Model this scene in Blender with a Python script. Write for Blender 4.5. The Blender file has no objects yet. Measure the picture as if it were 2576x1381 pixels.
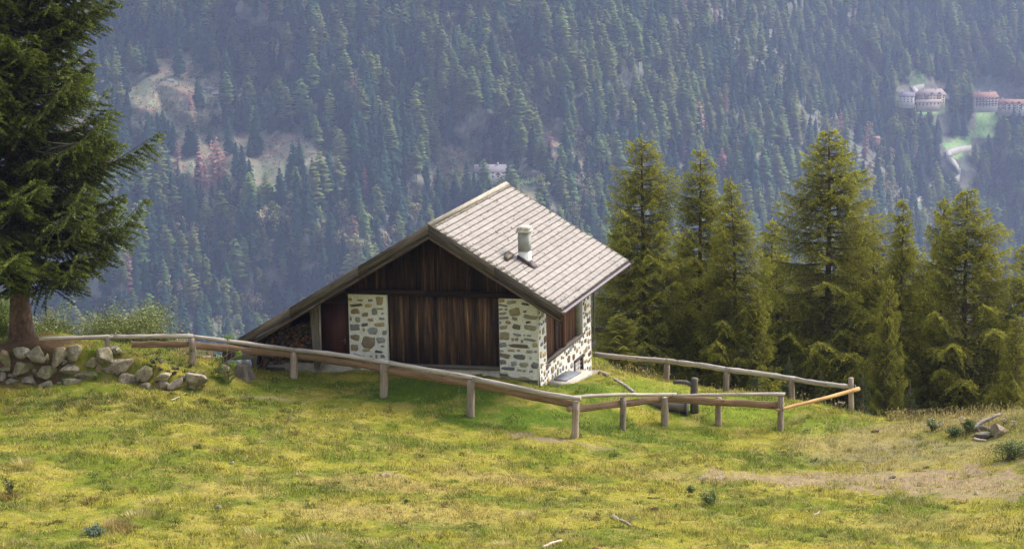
import bpy, math, random
import numpy as np
from math import sin, cos, tan, pi, radians
random.seed(7)
rng = np.random.default_rng(11)
scene = bpy.context.scene
COL = scene.collection

# ------------------------------------------------------------------ camera
W, H, F = 2576.0, 1381.0, 6300.0
TH, RO = 0.201, 0.021
CAM = np.array([-.86, -83.53, 20.88])
FWD = np.array([0, cos(TH), -sin(TH)])
R0 = np.array([1., 0, 0]); U0 = np.array([0, sin(TH), cos(TH)])
RT = R0*cos(RO)-U0*sin(RO); UP = R0*sin(RO)+U0*cos(RO)

def ray(px, py):
    px = np.asarray(px, float); py = np.asarray(py, float)
    return FWD + RT*((px-W/2)/F)[..., None] - UP*((py-H/2)/F)[..., None]
def at(px, py, Y):
    """world point seen at a photo position, standing at world depth Y"""
    d = ray(px, py); t = (np.asarray(Y, float)-CAM[1])/d[..., 1]
    return CAM + d*t[..., None]
def atz(px, py, z):
    d = ray(px, py); t = (np.asarray(z, float)-CAM[2])/d[..., 2]
    return CAM + d*t[..., None]
def atd(px, py, dist):
    d = ray(px, py); return CAM + d*np.asarray(dist, float)[..., None]

# ------------------------------------------------------------------ noise
def _h(ix, iy, s):
    n = (ix*374761393 + iy*668265263 + s*974711) & 0xffffffff
    n = ((n ^ (n >> 13))*1274126177) & 0xffffffff
    return ((n ^ (n >> 16)) & 0xffff)/65535.0
def vn(x, y, s=0):
    x = np.asarray(x, float); y = np.asarray(y, float)
    ix = np.floor(x).astype(np.int64); iy = np.floor(y).astype(np.int64)
    fx = x-ix; fy = y-iy; fx = fx*fx*(3-2*fx); fy = fy*fy*(3-2*fy)
    a = _h(ix, iy, s); b = _h(ix+1, iy, s); c = _h(ix, iy+1, s); d = _h(ix+1, iy+1, s)
    return (a*(1-fx)+b*fx)*(1-fy)+(c*(1-fx)+d*fx)*fy
def fbm(x, y, s=0, o=4):
    r = 0; a = .5; t = 0
    for k in range(o):
        r = r+a*vn(x*2**k+17.3*k, y*2**k-9.1*k, s+k); t += a; a *= .55
    return r/t
def sst(a, b, x):
    t = np.clip((x-a)/(b-a), 0, 1); return t*t*(3-2*t)

# ------------------------------------------------------------------ mesh building
class MB:
    def __init__(s): s.v=[]; s.n=0; s.f3=[]; s.f4=[]; s.ng=[]; s.tc=[]; s.col=[]
    def add(s, V, faces=None, f3=None, f4=None, tc=None, col=None):
        V = np.asarray(V, float).reshape(-1,3); k = s.n
        s.v.append(V); s.n += len(V)
        s.tc.append(np.asarray(tc, float).reshape(-1,3) if tc is not None else V)
        if col is None: c = np.ones((len(V),3))
        else:
            c = np.asarray(col, float)
            if c.ndim == 1: c = np.tile(c, (len(V),1))
        s.col.append(c)
        if f3 is not None and len(f3): s.f3.append(np.asarray(f3)+k)
        if f4 is not None and len(f4): s.f4.append(np.asarray(f4)+k)
        if faces:
            for f in faces:
                if len(f)==3: s.f3.append(np.array([f])+k)
                elif len(f)==4: s.f4.append(np.array([f])+k)
                else: s.ng.append([i+k for i in f])
    def box(s, o, a, b, c, col=None, jit=0):
        """corner o, edge vectors a (grain), b, c"""
        o,a,b,c = [np.asarray(q,float) for q in (o,a,b,c)]
        P=[]; T=[]; r=rng.random(3)*60
        la,lb,lc=[np.linalg.norm(q) for q in (a,b,c)]
        for i in (0,1):
            for j in (0,1):
                for k in (0,1):
                    P.append(o+a*i+b*j+c*k+(rng.random(3)-.5)*jit); T.append(r+np.array([la*i,lb*j,lc*k]))
        fs=[(0,1,3,2),(4,6,7,5),(0,4,5,1),(2,3,7,6),(0,2,6,4),(1,5,7,3)]
        if np.dot(np.cross(a,b),c)<0: fs=[f[::-1] for f in fs]
        s.add(P, fs, tc=T, col=col)
    def prism(s, poly, d, col=None, T=None):
        """planar polygon (list of 3d points) extruded by vector d; grain coords from T matrix"""
        poly=[np.asarray(p,float) for p in poly]; d=np.asarray(d,float); n=len(poly)
        P=poly+[p+d for p in poly]
        nrm=np.zeros(3)
        for i in range(n): nrm+=np.cross(poly[i],poly[(i+1)%n])
        f=[list(range(n))[::-1], list(range(n,2*n))]+[(i,(i+1)%n,(i+1)%n+n,i+n) for i in range(n)]
        if np.dot(nrm,d)<0: f=[list(q)[::-1] for q in f]
        P=np.array(P); r=rng.random(3)*60
        s.add(P, f, tc=(P@np.array(T).T if T is not None else P)+r, col=col)
    def tube(s, pts, rad, n=8, jit=0., col=None, caps=True, tseed=None):
        pts=np.asarray(pts,float); m=len(pts); rad=np.broadcast_to(np.asarray(rad,float),(m,))
        d=np.gradient(pts,axis=0); d/=np.linalg.norm(d,axis=1)[:,None]+1e-9
        ref=np.array([0,0,1.]) if abs(d[:,2]).mean()<.8 else np.array([1.,0,0])
        u=np.cross(d,ref); u/=np.linalg.norm(u,axis=1)[:,None]+1e-9; w=np.cross(d,u)
        a=np.arange(n)*2*pi/n
        ca=np.cos(a)[None,:,None]; sa=np.sin(a)[None,:,None]
        R=rad[:,None,None]*(1+jit*(rng.random((m,n,1))-.5))
        V=pts[:,None,:]+R*(ca*u[:,None,:]+sa*w[:,None,:])
        L=np.r_[0,np.cumsum(np.linalg.norm(np.diff(pts,axis=0),axis=1))]
        off=rng.random(3)*50
        tc=np.stack([np.broadcast_to(L[:,None],(m,n)),np.cos(a)[None,:]*rad[:,None],np.sin(a)[None,:]*rad[:,None]],-1)+off
        i=np.arange(m-1)[:,None]*n; j=np.arange(n)[None,:]
        f4=np.stack([i+j,i+(j+1)%n,i+n+(j+1)%n,i+n+j],-1).reshape(-1,4)
        c=col
        if col is not None and np.ndim(col)==2: c=np.repeat(np.asarray(col),n,axis=0)
        s.add(V.reshape(-1,3), faces=[list(range(n))[::-1], list(range((m-1)*n,m*n))] if caps else None, f4=f4, tc=tc.reshape(-1,3), col=c)
    def tris(s, P, col=None):
        """P (n,3,3)"""
        P=np.asarray(P,float); n=len(P)
        s.add(P.reshape(-1,3), f3=np.arange(3*n).reshape(n,3), col=None if col is None else (np.repeat(col,3,axis=0) if np.ndim(col)==2 else col))
    def quads(s, P, col=None, tc=None):
        P=np.asarray(P,float); n=len(P)
        s.add(P.reshape(-1,3), f4=np.arange(4*n).reshape(n,4), tc=tc, col=None if col is None else (np.repeat(col,4,axis=0) if np.ndim(col)==2 else col))
    def mesh(s, name, origin=(0,0,0), smooth=False):
        V=np.concatenate(s.v)-np.asarray(origin,float)
        f3=np.concatenate(s.f3) if s.f3 else np.zeros((0,3),int)
        f4=np.concatenate(s.f4) if s.f4 else np.zeros((0,4),int)
        me=bpy.data.meshes.new(name)
        loops=np.concatenate([f3.ravel(),f4.ravel()]+[np.array(g) for g in s.ng]).astype(np.int32)
        cnt=np.concatenate([np.full(len(f3),3),np.full(len(f4),4),np.array([len(g) for g in s.ng],int)]).astype(np.int32)
        st=np.r_[0,np.cumsum(cnt)[:-1]].astype(np.int32)
        me.vertices.add(len(V)); me.vertices.foreach_set('co',V.astype(np.float32).ravel())
        me.loops.add(len(loops)); me.loops.foreach_set('vertex_index',loops)
        me.polygons.add(len(cnt)); me.polygons.foreach_set('loop_start',st); me.polygons.foreach_set('loop_total',cnt)
        if smooth: me.polygons.foreach_set('use_smooth',np.ones(len(cnt),bool))
        a=me.attributes.new('tc','FLOAT_VECTOR','POINT'); a.data.foreach_set('vector',np.concatenate(s.tc).astype(np.float32).ravel())
        c=np.concatenate(s.col); c=np.c_[c,np.ones(len(c))]
        a=me.attributes.new('col','FLOAT_COLOR','POINT'); a.data.foreach_set('color',c.astype(np.float32).ravel())
        me.update(calc_edges=True)
        return me

def link(o, parent=None):
    COL.objects.link(o)
    if parent is not None: o.parent=parent
    return o
def wloc(o):
    p=np.zeros(3)
    while o is not None: p=p+np.array(o.location); o=o.parent
    return p
def tag(o, label=None, cat=None, group=None, kind=None):
    if label: o['label']=label
    if cat: o['category']=cat
    if group: o['group']=group
    if kind: o['kind']=kind
    return o
def thing(name, loc, label, cat, group=None):
    o=bpy.data.objects.new(name,None); o.location=[float(q) for q in loc]; o.empty_display_size=.3
    link(o); return tag(o,label,cat,group)
def obj(name, mb, mat, parent=None, origin=None, smooth=False, label=None):
    """mesh given in world coordinates; stored relative to its parent (or its origin)"""
    if parent is not None: org=wloc(parent); loc=(0,0,0)
    else: org=np.asarray(origin if origin is not None else (0,0,0),float); loc=org
    me=mb.mesh(name,org,smooth); 
    for m in (mat if isinstance(mat,(list,tuple)) else [mat]): me.materials.append(m)
    o=bpy.data.objects.new(name,me); o.location=[float(q) for q in loc]; link(o,parent)
    if label: o['label']=label
    return o
def copy_tree(o, parent=None):
    c=o.copy(); COL.objects.link(c); c.parent=parent
    for ch in list(o.children): copy_tree(ch,c)
    return c

# ------------------------------------------------------------------ materials
def newmat(name):
    m=bpy.data.materials.new(name); m.use_nodes=True; nt=m.node_tree; nt.nodes.clear()
    out=nt.nodes.new('ShaderNodeOutputMaterial'); b=nt.nodes.new('ShaderNodeBsdfPrincipled')
    nt.links.new(b.outputs[0],out.inputs[0]); b.inputs['Specular IOR Level'].default_value=.25
    return m,nt,b,out
def N(nt,t,**k):
    n=nt.nodes.new(t)
    for a,v in k.items():
        if a in n.inputs: n.inputs[a].default_value=v
        else: setattr(n,a,v)
    return n
def attr(nt,name):
    n=nt.nodes.new('ShaderNodeAttribute'); n.attribute_name=name; return n
def ramp(nt,fac,stops):
    r=nt.nodes.new('ShaderNodeValToRGB'); e=r.color_ramp.elements
    while len(e)<len(stops): e.new(.5)
    for el,(p,c) in zip(e,stops): el.position=p; el.color=(*c,1) if len(c)==3 else c
    nt.links.new(fac,r.inputs[0]); return r
def mapped(nt,src,scale,loc=(0,0,0)):
    m=nt.nodes.new('ShaderNodeMapping'); m.inputs['Scale'].default_value=scale; m.inputs['Location'].default_value=loc
    nt.links.new(src,m.inputs[0]); return m.outputs[0]
def noise(nt,vec,scale,detail=5,rough=.6,dist=0):
    n=nt.nodes.new('ShaderNodeTexNoise'); n.inputs['Scale'].default_value=scale; n.inputs['Detail'].default_value=detail
    n.inputs['Roughness'].default_value=rough; n.inputs['Distortion'].default_value=dist
    nt.links.new(vec,n.inputs['Vector']); return n.outputs['Fac']
def mult(nt,a,b,fac=1.,mode='MULTIPLY'):
    m=nt.nodes.new('ShaderNodeMix'); m.data_type='RGBA'; m.blend_type=mode; m.inputs[0].default_value=fac if not hasattr(fac,'is_linked') else 1
    if hasattr(fac,'is_linked'): nt.links.new(fac,m.inputs[0])
    for s,i in ((a,6),(b,7)):
        if hasattr(s,'is_linked'): nt.links.new(s,m.inputs[i])
        else: m.inputs[i].default_value=(*s,1)
    return m.outputs[2]
def bump(nt,b,h,strength=.4,dist=.01):
    n=nt.nodes.new('ShaderNodeBump'); n.inputs['Strength'].default_value=strength; n.inputs['Distance'].default_value=dist
    nt.links.new(h,n.inputs['Height']); nt.links.new(n.outputs[0],b.inputs['Normal'])

def mat_wood(name, stops, grain=22, along=1.2, rough=.85, big=.8, bstr=.5, bigstops=((.3,(.55,.55,.55)),(.7,(1.2,1.15,1.1))), knots=0):
    m,nt,b,o=newmat(name); tc=attr(nt,'tc').outputs['Vector']
    g=noise(nt,mapped(nt,tc,(along,grain,grain)),1,6,.65,.3)
    r=ramp(nt,g,stops)
    g2=noise(nt,mapped(nt,tc,(along*.35,grain*.22,grain*.22)),1,4,.6)
    r2=ramp(nt,g2,bigstops)
    c=mult(nt,r.outputs[0],r2.outputs[0],big)
    c=mult(nt,c,attr(nt,'col').outputs['Color'])
    if knots:
        k=noise(nt,mapped(nt,tc,(5,11,11)),1,3,.6); rk=ramp(nt,k,((.30,(.22,.20,.18)),(.37,(1,1,1)),(.63,(1,1,1)),(.72,(.55,.50,.45)))); c=mult(nt,c,rk.outputs[0],knots)
    nt.links.new(c,b.inputs['Base Color']); b.inputs['Roughness'].default_value=rough
    bump(nt,b,g,bstr,.012)
    return m
def mat_rock(name, stops, scale=6, moss=None, rough=.95, bstr=.8, usecol=True):
    m,nt,b,o=newmat(name); tc=N(nt,'ShaderNodeNewGeometry').outputs['Position']
    g=noise(nt,tc,scale,8,.7,.2); r=ramp(nt,g,stops); c=r.outputs[0]
    sp=noise(nt,tc,scale*9,3,.7); rs=ramp(nt,sp,((.42,(.55,.55,.55)),(.6,(1.15,1.15,1.15))))
    c=mult(nt,c,rs.outputs[0],.7)
    if usecol: c=mult(nt,c,attr(nt,'col').outputs['Color'])
    if moss:
        g3=noise(nt,tc,scale*.55,5,.7); rm=ramp(nt,g3,((.52,(0,0,0)),(.64,(.8,.8,.8))))
        c=mult(nt,c,moss,rm.outputs[0],'MIX')
    nt.links.new(c,b.inputs['Base Color']); b.inputs['Roughness'].default_value=rough
    bump(nt,b,g,bstr,.04)
    return m
def mat_leaf(name, col=(1,1,1), rough=.6, trans=.25, objcol=False, scale=1.3, spec=.2, var=.5):
    m,nt,b,o=newmat(name)
    c=attr(nt,'col').outputs['Color']; c=mult(nt,c,col)
    if objcol: c=mult(nt,c,N(nt,'ShaderNodeObjectInfo').outputs['Color'])
    pos=N(nt,'ShaderNodeNewGeometry').outputs['Position']
    g=noise(nt,pos,scale,3,.6); r=ramp(nt,g,((.3,(.6,.62,.6)),(.7,(1.3,1.25,1.1))))
    c=mult(nt,c,r.outputs[0],var)
    nt.links.new(c,b.inputs['Base Color']); b.inputs['Roughness'].default_value=rough; b.inputs['Specular IOR Level'].default_value=spec
    if trans>0:
        t=nt.nodes.new('ShaderNodeBsdfTranslucent'); nt.links.new(c,t.inputs[0])
        mx=nt.nodes.new('ShaderNodeMixShader'); mx.inputs[0].default_value=trans
        nt.links.new(b.outputs[0],mx.inputs[1]); nt.links.new(t.outputs[0],mx.inputs[2]); nt.links.new(mx.outputs[0],o.inputs[0])
    return m
def mat_plain(name, c, rough=.8, metal=0, nscale=8, nvar=.35, usecol=False, bstr=.2):
    m,nt,b,o=newmat(name); tc=N(nt,'ShaderNodeNewGeometry').outputs['Position']
    g=noise(nt,tc,nscale,6,.65); r=ramp(nt,g,((.3,(1-nvar,)*3),(.7,(1+nvar*.4,)*3)))
    cc=mult(nt,r.outputs[0],c)
    if usecol: cc=mult(nt,cc,attr(nt,'col').outputs['Color'])
    nt.links.new(cc,b.inputs['Base Color']); b.inputs['Roughness'].default_value=rough; b.inputs['Metallic'].default_value=metal
    if bstr: bump(nt,b,g,bstr,.01)
    return m

M={}
M['dark_wood']=mat_wood('dark_brown_wood',((.3,(.016,.010,.007)),(.47,(.042,.024,.015)),(.6,(.095,.055,.030)),(.74,(.24,.15,.075))),grain=11,along=.55,bigstops=((.36,(.35,.34,.33)),(.52,(1,1,1)),(.66,(2.2,2.0,1.7))),knots=.6)
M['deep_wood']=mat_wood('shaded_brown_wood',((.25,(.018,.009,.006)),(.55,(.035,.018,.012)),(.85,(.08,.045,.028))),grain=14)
M['verge_wood']=mat_wood('dark_verge_board',((.3,(.045,.036,.028)),(.5,(.10,.082,.066)),(.72,(.17,.145,.12))),grain=16,along=.7,knots=.5)
M['grey_wood']=mat_wood('weathered_grey_wood',((.25,(.05,.044,.040)),(.5,(.13,.115,.10)),(.75,(.23,.21,.185))),grain=18,along=.8)
M['rail_wood']=mat_wood('weathered_rail_wood',((.28,(.13,.105,.085)),(.42,(.36,.315,.275)),(.7,(.60,.54,.49))),grain=16,along=1.0,big=.7,knots=.85,bstr=.8)
M['plank_wood']=mat_wood('plank_rail_wood',((.25,(.15,.09,.055)),(.5,(.29,.19,.125)),(.75,(.42,.31,.22))),grain=20,along=1.3,knots=.7)
M['fresh_wood']=mat_wood('fresh_pole_wood',((.3,(.36,.20,.07)),(.6,(.60,.38,.17)),(.8,(.70,.52,.30))),grain=14,along=1)
M['red_wood']=mat_wood('red_brown_door_wood',((.3,(.045,.012,.008)),(.7,(.09,.024,.014))),grain=10,along=.6,rough=.6)
M['shutter_wood']=mat_wood('red_brown_shutter_wood',((.25,(.075,.032,.018)),(.55,(.16,.075,.042)),(.8,(.26,.14,.085))),grain=20,along=1)
M['frame_wood']=mat_wood('painted_brown_frame_wood',((.3,(.045,.024,.022)),(.7,(.10,.062,.058))),grain=14,along=1,rough=.55)
M['log']=mat_wood('firewood',((.25,(.07,.04,.03)),(.5,(.16,.095,.065)),(.8,(.30,.19,.12))),grain=25,along=4)
M['shingle']=mat_wood('weathered_larch_shingle',((.2,(.20,.165,.145)),(.42,(.44,.395,.37)),(.62,(.62,.575,.55)),(.85,(.72,.68,.66))),grain=30,along=1.6,big=.5,bstr=.3,bigstops=((.3,(.72,.70,.68)),(.7,(1.12,1.1,1.08))))
M['plaster']=mat_rock('white_mortar',((.25,(.68,.65,.59)),(.5,(.79,.765,.71)),(.8,(.84,.82,.78))),scale=5,bstr=.7)
M['stone_in_wall']=mat_rock('masonry_stone',((.25,(.55,.55,.55)),(.5,(.9,.9,.9)),(.8,(1.25,1.25,1.25))),scale=9,bstr=.9)
M['boulder']=mat_rock('lichen_boulder',((.3,(.09,.08,.07)),(.5,(.24,.22,.19)),(.7,(.46,.43,.39))),scale=3.2,moss=(.16,.17,.05),bstr=1)
M['concrete']=mat_plain('concrete',(.50,.45,.38),.9,0,6,.4)
M['slab']=mat_plain('grey_metal_hatch',(.17,.19,.22),.6,0,14,.2)
M['metal']=mat_plain('brown_painted_metal',(.10,.075,.075),.5,0,10,.2)
M['gutter']=mat_plain('grey_brown_gutter_metal',(.24,.20,.21),.4,.5,12,.2)
M['iron']=mat_plain('dark_iron',(.20,.20,.20),.5,.6,12,.2)
M['glass']=mat_plain('dark_glass',(.02,.02,.025),.15,0,3,.1,bstr=0)
M['chimney_grey']=mat_plain('grey_cement',(.33,.33,.31),.9,0,5,.25)
M['white_paint']=mat_plain('white_plaster',(.76,.75,.72),.9,0,5,.14)
M['bark']=mat_wood('spruce_bark',((.3,(.06,.038,.028)),(.55,(.15,.095,.07)),(.8,(.27,.19,.15))),grain=9,along=5,bstr=1)
M['larch_bark']=mat_wood('larch_bark',((.3,(.045,.032,.026)),(.8,(.17,.125,.10))),grain=8,along=5,bstr=1)
M['twig']=mat_wood('grey_twig',((.3,(.10,.085,.07)),(.8,(.27,.23,.19))),grain=20,along=5)
M['spruce_leaf']=mat_leaf('spruce_needles',trans=.15,scale=1.4,var=.6)
M['larch_leaf']=mat_leaf('larch_needles',trans=.42,scale=1.1,var=.6)
M['leaf']=mat_leaf('bush_leaves',trans=.25,rough=.45,spec=.4,scale=2,var=.5)
M['grass']=mat_leaf('grass_blades',trans=.25,scale=3,var=.35,rough=.7)
M['far_tree']=mat_leaf('distant_conifer',trans=.0,objcol=True,scale=.35,rough=.9,var=.6,spec=.05)
M['ground']=None
# ------------------------------------------------------------------ hut frame
PHI, PS = .226, .312
EX = np.array([cos(PHI), -sin(PHI), 0]); EY = np.array([sin(PS), cos(PS), 0]); EZ = np.array([0,0,1.])
def HL(x,y,z):
    return EX*np.asarray(x,float)[...,None]+EY*np.asarray(y,float)[...,None]+EZ*np.asarray(z,float)[...,None]
def on_plane(px,py,p0,n):
    d=ray(px,py); n=np.asarray(n,float); t=((np.asarray(p0)-CAM)@n)/(d@n); return CAM+d*t
def h_inv(P):
    A=np.array([EX,EY,EZ]).T; return np.linalg.solve(A,np.asarray(P).T).T
def on_front(px,py,y=0.):
    q=h_inv(on_plane(px,py,HL(0,y,0),np.cross(EX,EZ))); return q[0],q[2]
def on_side(px,py,x=0.):
    q=h_inv(on_plane(px,py,HL(x,0,0),np.cross(EY,EZ))); return q[1],q[2]

# ------------------------------------------------------------------ near ground
CP=[ # photo x, y, height
 (1358,966,0),(1300,945,.1),(1258,936,.25),(1100,933,.25),(965,932,.25),(880,936,.25),(800,938,.2),(640,935,.2),
 (1447,1100,-.8),(1184,1047,-.35),(965,998,-.05),(739,952,.2),(1567,1080,-1.1),(1672,1068,-1.3),(1808,1067,-1.5),(1963,1081,-1.6),
 (2141,1035,-1.8),(1992,1005,-1.7),(1827,985,-1.6),(1677,958,-1.4),(1560,935,-1.3),(1400,962,-.15),(1480,975,-.25),(1540,990,-.5),
 (1288,1381,.5),(1288,1250,-.1),(1100,1150,-.15),(1288,1180,-.5),(300,1381,1.2),(300,1200,.9),(300,1060,.75),(100,985,.6),(-300,1000,.7),(-300,1381,1.6),
 (500,985,.45),(640,965,.25),(800,1100,.2),(800,1250,.5),(800,1381,.8),
 (2576,1381,-.5),(2200,1381,-.2),(2200,1210,-1.4),(2576,1210,-1.25),(1900,1210,-1.3),(1900,1381,.1),(2230,1057,-2.15),(2350,1060,-1.9),(2480,1105,-1.35),(2576,1040,-1.1),(2900,1060,-.6),(2900,1300,-.6),
 (2050,1130,-1.75),(1700,1130,-1.2)]
cp=[]; 
for a,b,z in CP:
    p=atz(a,b,z); cp.append((p[0],p[1],z))
# terrace left behind the stone wall, its height added separately: base heights there
for x,y,z in ((-16,1.5,.55),(-13,1.5,.5),(-10,1.5,.4),(-24,1,.8)): cp.append((x,y,z))
# beyond the lip the ground drops to the valley
for x in (-40,-26,-18,-12): cp += [(x,6.5,-2.0),(x,14,-7.5),(x,30,-19)]
for x in (-6,-2,2): cp += [(x,9.5,-1.0),(x,13,-2.6),(x,20,-7.5),(x,34,-18)]
for qx,qy,qz in ((1600,940,-1.3),(1677,958,-1.4),(1827,985,-1.6),(1992,1005,-1.7),(2141,1035,-1.8),(2230,1057,-2.15),(2350,1060,-1.9),(2576,1040,-1.1),(2760,1045,-.9)):
    p=atz(qx,qy,qz); cp += [(p[0]+.35,p[1]+1.6,qz-.75),(p[0]+.9,p[1]+4.2,qz-2.7),(p[0]+1.5,p[1]+10,qz-6.5),(p[0]+2.5,p[1]+24,qz-15)]
cp += [(32,10,-6),(44,14,-8),(40,26,-14)]
cp += [(x,-40,3.9-.04*x) for x in (-40,-15,0,15,40)]+[(x,-60,10.6) for x in (-60,-20,0,20,60)]+[(x,-84,19.1) for x in (-60,-20,0,20,60)]+[(x,-110,29) for x in (-60,0,60)]
cp += [(-60,-10,2),(-60,5,-2),(60,-10,-3),(60,5,-5),(-60,30,-19),(60,30,-20)]
cp=np.array(cp)
def _tk(r2): return np.where(r2>1e-12, r2*np.log(r2+1e-12)*.5, 0)
_n=len(cp); _A=np.zeros((_n+3,_n+3))
_d=((cp[:,None,:2]-cp[None,:,:2])**2).sum(-1); _A[:_n,:_n]=_tk(_d)+np.eye(_n)*.4
_A[:_n,_n]=1; _A[:_n,_n+1:]=cp[:,:2]; _A[_n,:_n]=1; _A[_n+1:,:_n]=cp[:,:2].T
_w=np.linalg.solve(_A,np.r_[cp[:,2],0,0,0])
WALL=np.array([atz(a,b,z)[:2] for a,b,z in ((-400,985,.75),(0,962,.62),(150,968,.6),(330,972,.5),(430,985,.45),(530,982,.4),(640,962,.25))])
def wall_side(x,y):
    """signed distance behind the wall line, and terrace height there"""
    yy=np.interp(x,WALL[:,0],WALL[:,1]); hh=np.interp(x,WALL[:,0],[1.15,1.12,1.02,.78,.45,.25,0.])
    return y-yy, hh
def ground(x,y,detail=True):
    x=np.asarray(x,float); y=np.asarray(y,float); sh=np.broadcast(x,y).shape
    x=np.broadcast_to(x,sh).ravel(); y=np.broadcast_to(y,sh).ravel()
    out=np.empty(len(x))
    for i in range(0,len(x),40000):
        X=x[i:i+40000]; Y=y[i:i+40000]
        d=(X[:,None]-cp[None,:,0])**2+(Y[:,None]-cp[None,:,1])**2
        out[i:i+40000]=_tk(d)@_w[:_n]+_w[_n]+_w[_n+1]*X+_w[_n+2]*Y
    d,h=wall_side(x,y)
    out+=h*sst(-.1,.5,d)*(1-sst(3.2,7,d))
    out+=.35*np.exp(-(((x+17.2)/1.5)**2+((y-.7)/1.3)**2))          # mound at the foot of the spruce
    if detail:
        q=h_inv(np.stack([x,y,0*x],-1)); k=sst(1.75,1.2,q[:,0]+.12*np.sin(q[:,1]*2))*sst(-.3,.6,q[:,1])*sst(8.5,7.2,q[:,1])*(q[:,0]>-2)
        zc=-.16-.135*q[:,1]; out=out*(1-k)+np.minimum(out,zc)*k
        out+=(fbm(x*1.1,y*1.1,3)-.5)*.16+(fbm(x*.35,y*.35,5)-.5)*.22+(vn(x*3.2,y*4,9)-.5)*.07+(vn(x*7,y*8,19)-.5)*.035
        # flatten at the hut walls
    return out.reshape(sh)
_exact=ground
_gx=np.arange(-26,30.01,.1); _gy=np.arange(-26,22.01,.1); _G=None
def ground(x,y,detail=True):
    global _G
    if _G is None:
        a,b=np.meshgrid(_gx,_gy); _G=_exact(a,b)
    x=np.asarray(x,float); y=np.asarray(y,float); x,y=np.broadcast_arrays(x,y)
    u=(x-_gx[0])/.1; v=(y-_gy[0])/.1; ins=(u>=0)&(v>=0)&(u<len(_gx)-1.01)&(v<len(_gy)-1.01)
    i=np.clip(u.astype(int),0,len(_gx)-2); j=np.clip(v.astype(int),0,len(_gy)-2); fu=u-i; fv=v-j
    r=(_G[j,i]*(1-fu)+_G[j,i+1]*fu)*(1-fv)+(_G[j+1,i]*(1-fu)+_G[j+1,i+1]*fu)*fv
    if not ins.all():
        o=~ins; r=np.array(r); r[o]=_exact(x[o],y[o])
    return r
def gz(x,y): return float(ground(np.array([x]),np.array([y]))[0])
def hit(px,py):
    """where the line of sight through a photo position meets the near ground"""
    d=ray(px,py); d=d/d[1]; lo=np.arange(-24,14,.25); 
    P=CAM+d*(lo-CAM[1])[:,None]; g=ground(P[:,0],P[:,1]); k=np.where(P[:,2]<g)[0]
    k=k[0] if len(k) else 1+int(np.argmin((P[:,2]-g)[1:140]))
    a=lo[k-1] if k else lo[0]; b=lo[k]
    for _ in range(12):
        m=(a+b)/2; p=CAM+d*(m-CAM[1])
        if p[2]<gz(p[0],p[1]): b=m
        else: a=m
    p=CAM+d*(b-CAM[1]); p[2]=gz(p[0],p[1]); return p

# colour patches of the turf: (photo x, y, rx, ry in metres, kind)
def P2(px,py): return hit(px,py)[:2]
PATCH=[(P2(2180,1205),5.0,1.5,'dirt',.75),(P2(2480,1225),3.6,2.2,'dirt',.75),(P2(1950,1205),2.4,.9,'dirt',.6),(P2(2150,1120),2.4,2.2,'dirt',.42),(P2(2350,1150),3,2,'dirt',.4),
 (P2(1360,1102),.85,.28,'dirt',.9),(P2(1310,1094),.5,.2,'dirt',.8),(P2(1500,1125),.6,.25,'dirt',.4),(P2(985,1198),.6,.25,'dirt',.6),
 (P2(1290,1210),2.6,.8,'dry',.8),(P2(980,1220),2.6,1.0,'dry',.75),(P2(850,1290),2.0,1.0,'dry',.6),(P2(1100,1290),2.6,1.6,'dry',.5),
 (P2(560,1230),1.6,.9,'dry',.45),(P2(1700,1200),2.2,.7,'dry',.6),(P2(2350,1320),3,1.6,'dry',.4),
 (P2(1600,1290),1.4,1.2,'dry',.3),(P2(680,1000),1.,.3,'dirt',.55),
 (P2(1100,975),3.2,1.6,'lush',.95),(P2(1250,1040),2.8,1.4,'lush',.9),(P2(1450,1050),2.4,1.6,'lush',.7),(P2(760,965),1.6,.9,'lush',.6),
 (P2(1480,970),1.3,1.0,'lush',.8),(P2(1650,1100),2.4,1.2,'lush',.5),(P2(1640,985),2.2,2.,'bright',.8),(P2(1880,1030),2.4,1.6,'bright',.9),(P2(2050,1060),2,1.6,'bright',.6),
 (P2(500,1050),3.2,1.1,'dark',.6),(P2(180,1010),2.6,.7,'dark',.7),(P2(800,1060),1.8,.8,'dark',.4),(P2(1950,1160),2.6,.5,'lush',.4),
 (P2(60,870),1.9,1.1,'needle',1.),(P2(400,1290),1.2,.6,'dark',.3),(P2(560,945),1.2,.6,'dark',.3),(P2(2480,1045),4.5,1.2,'straw',.8)]
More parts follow.
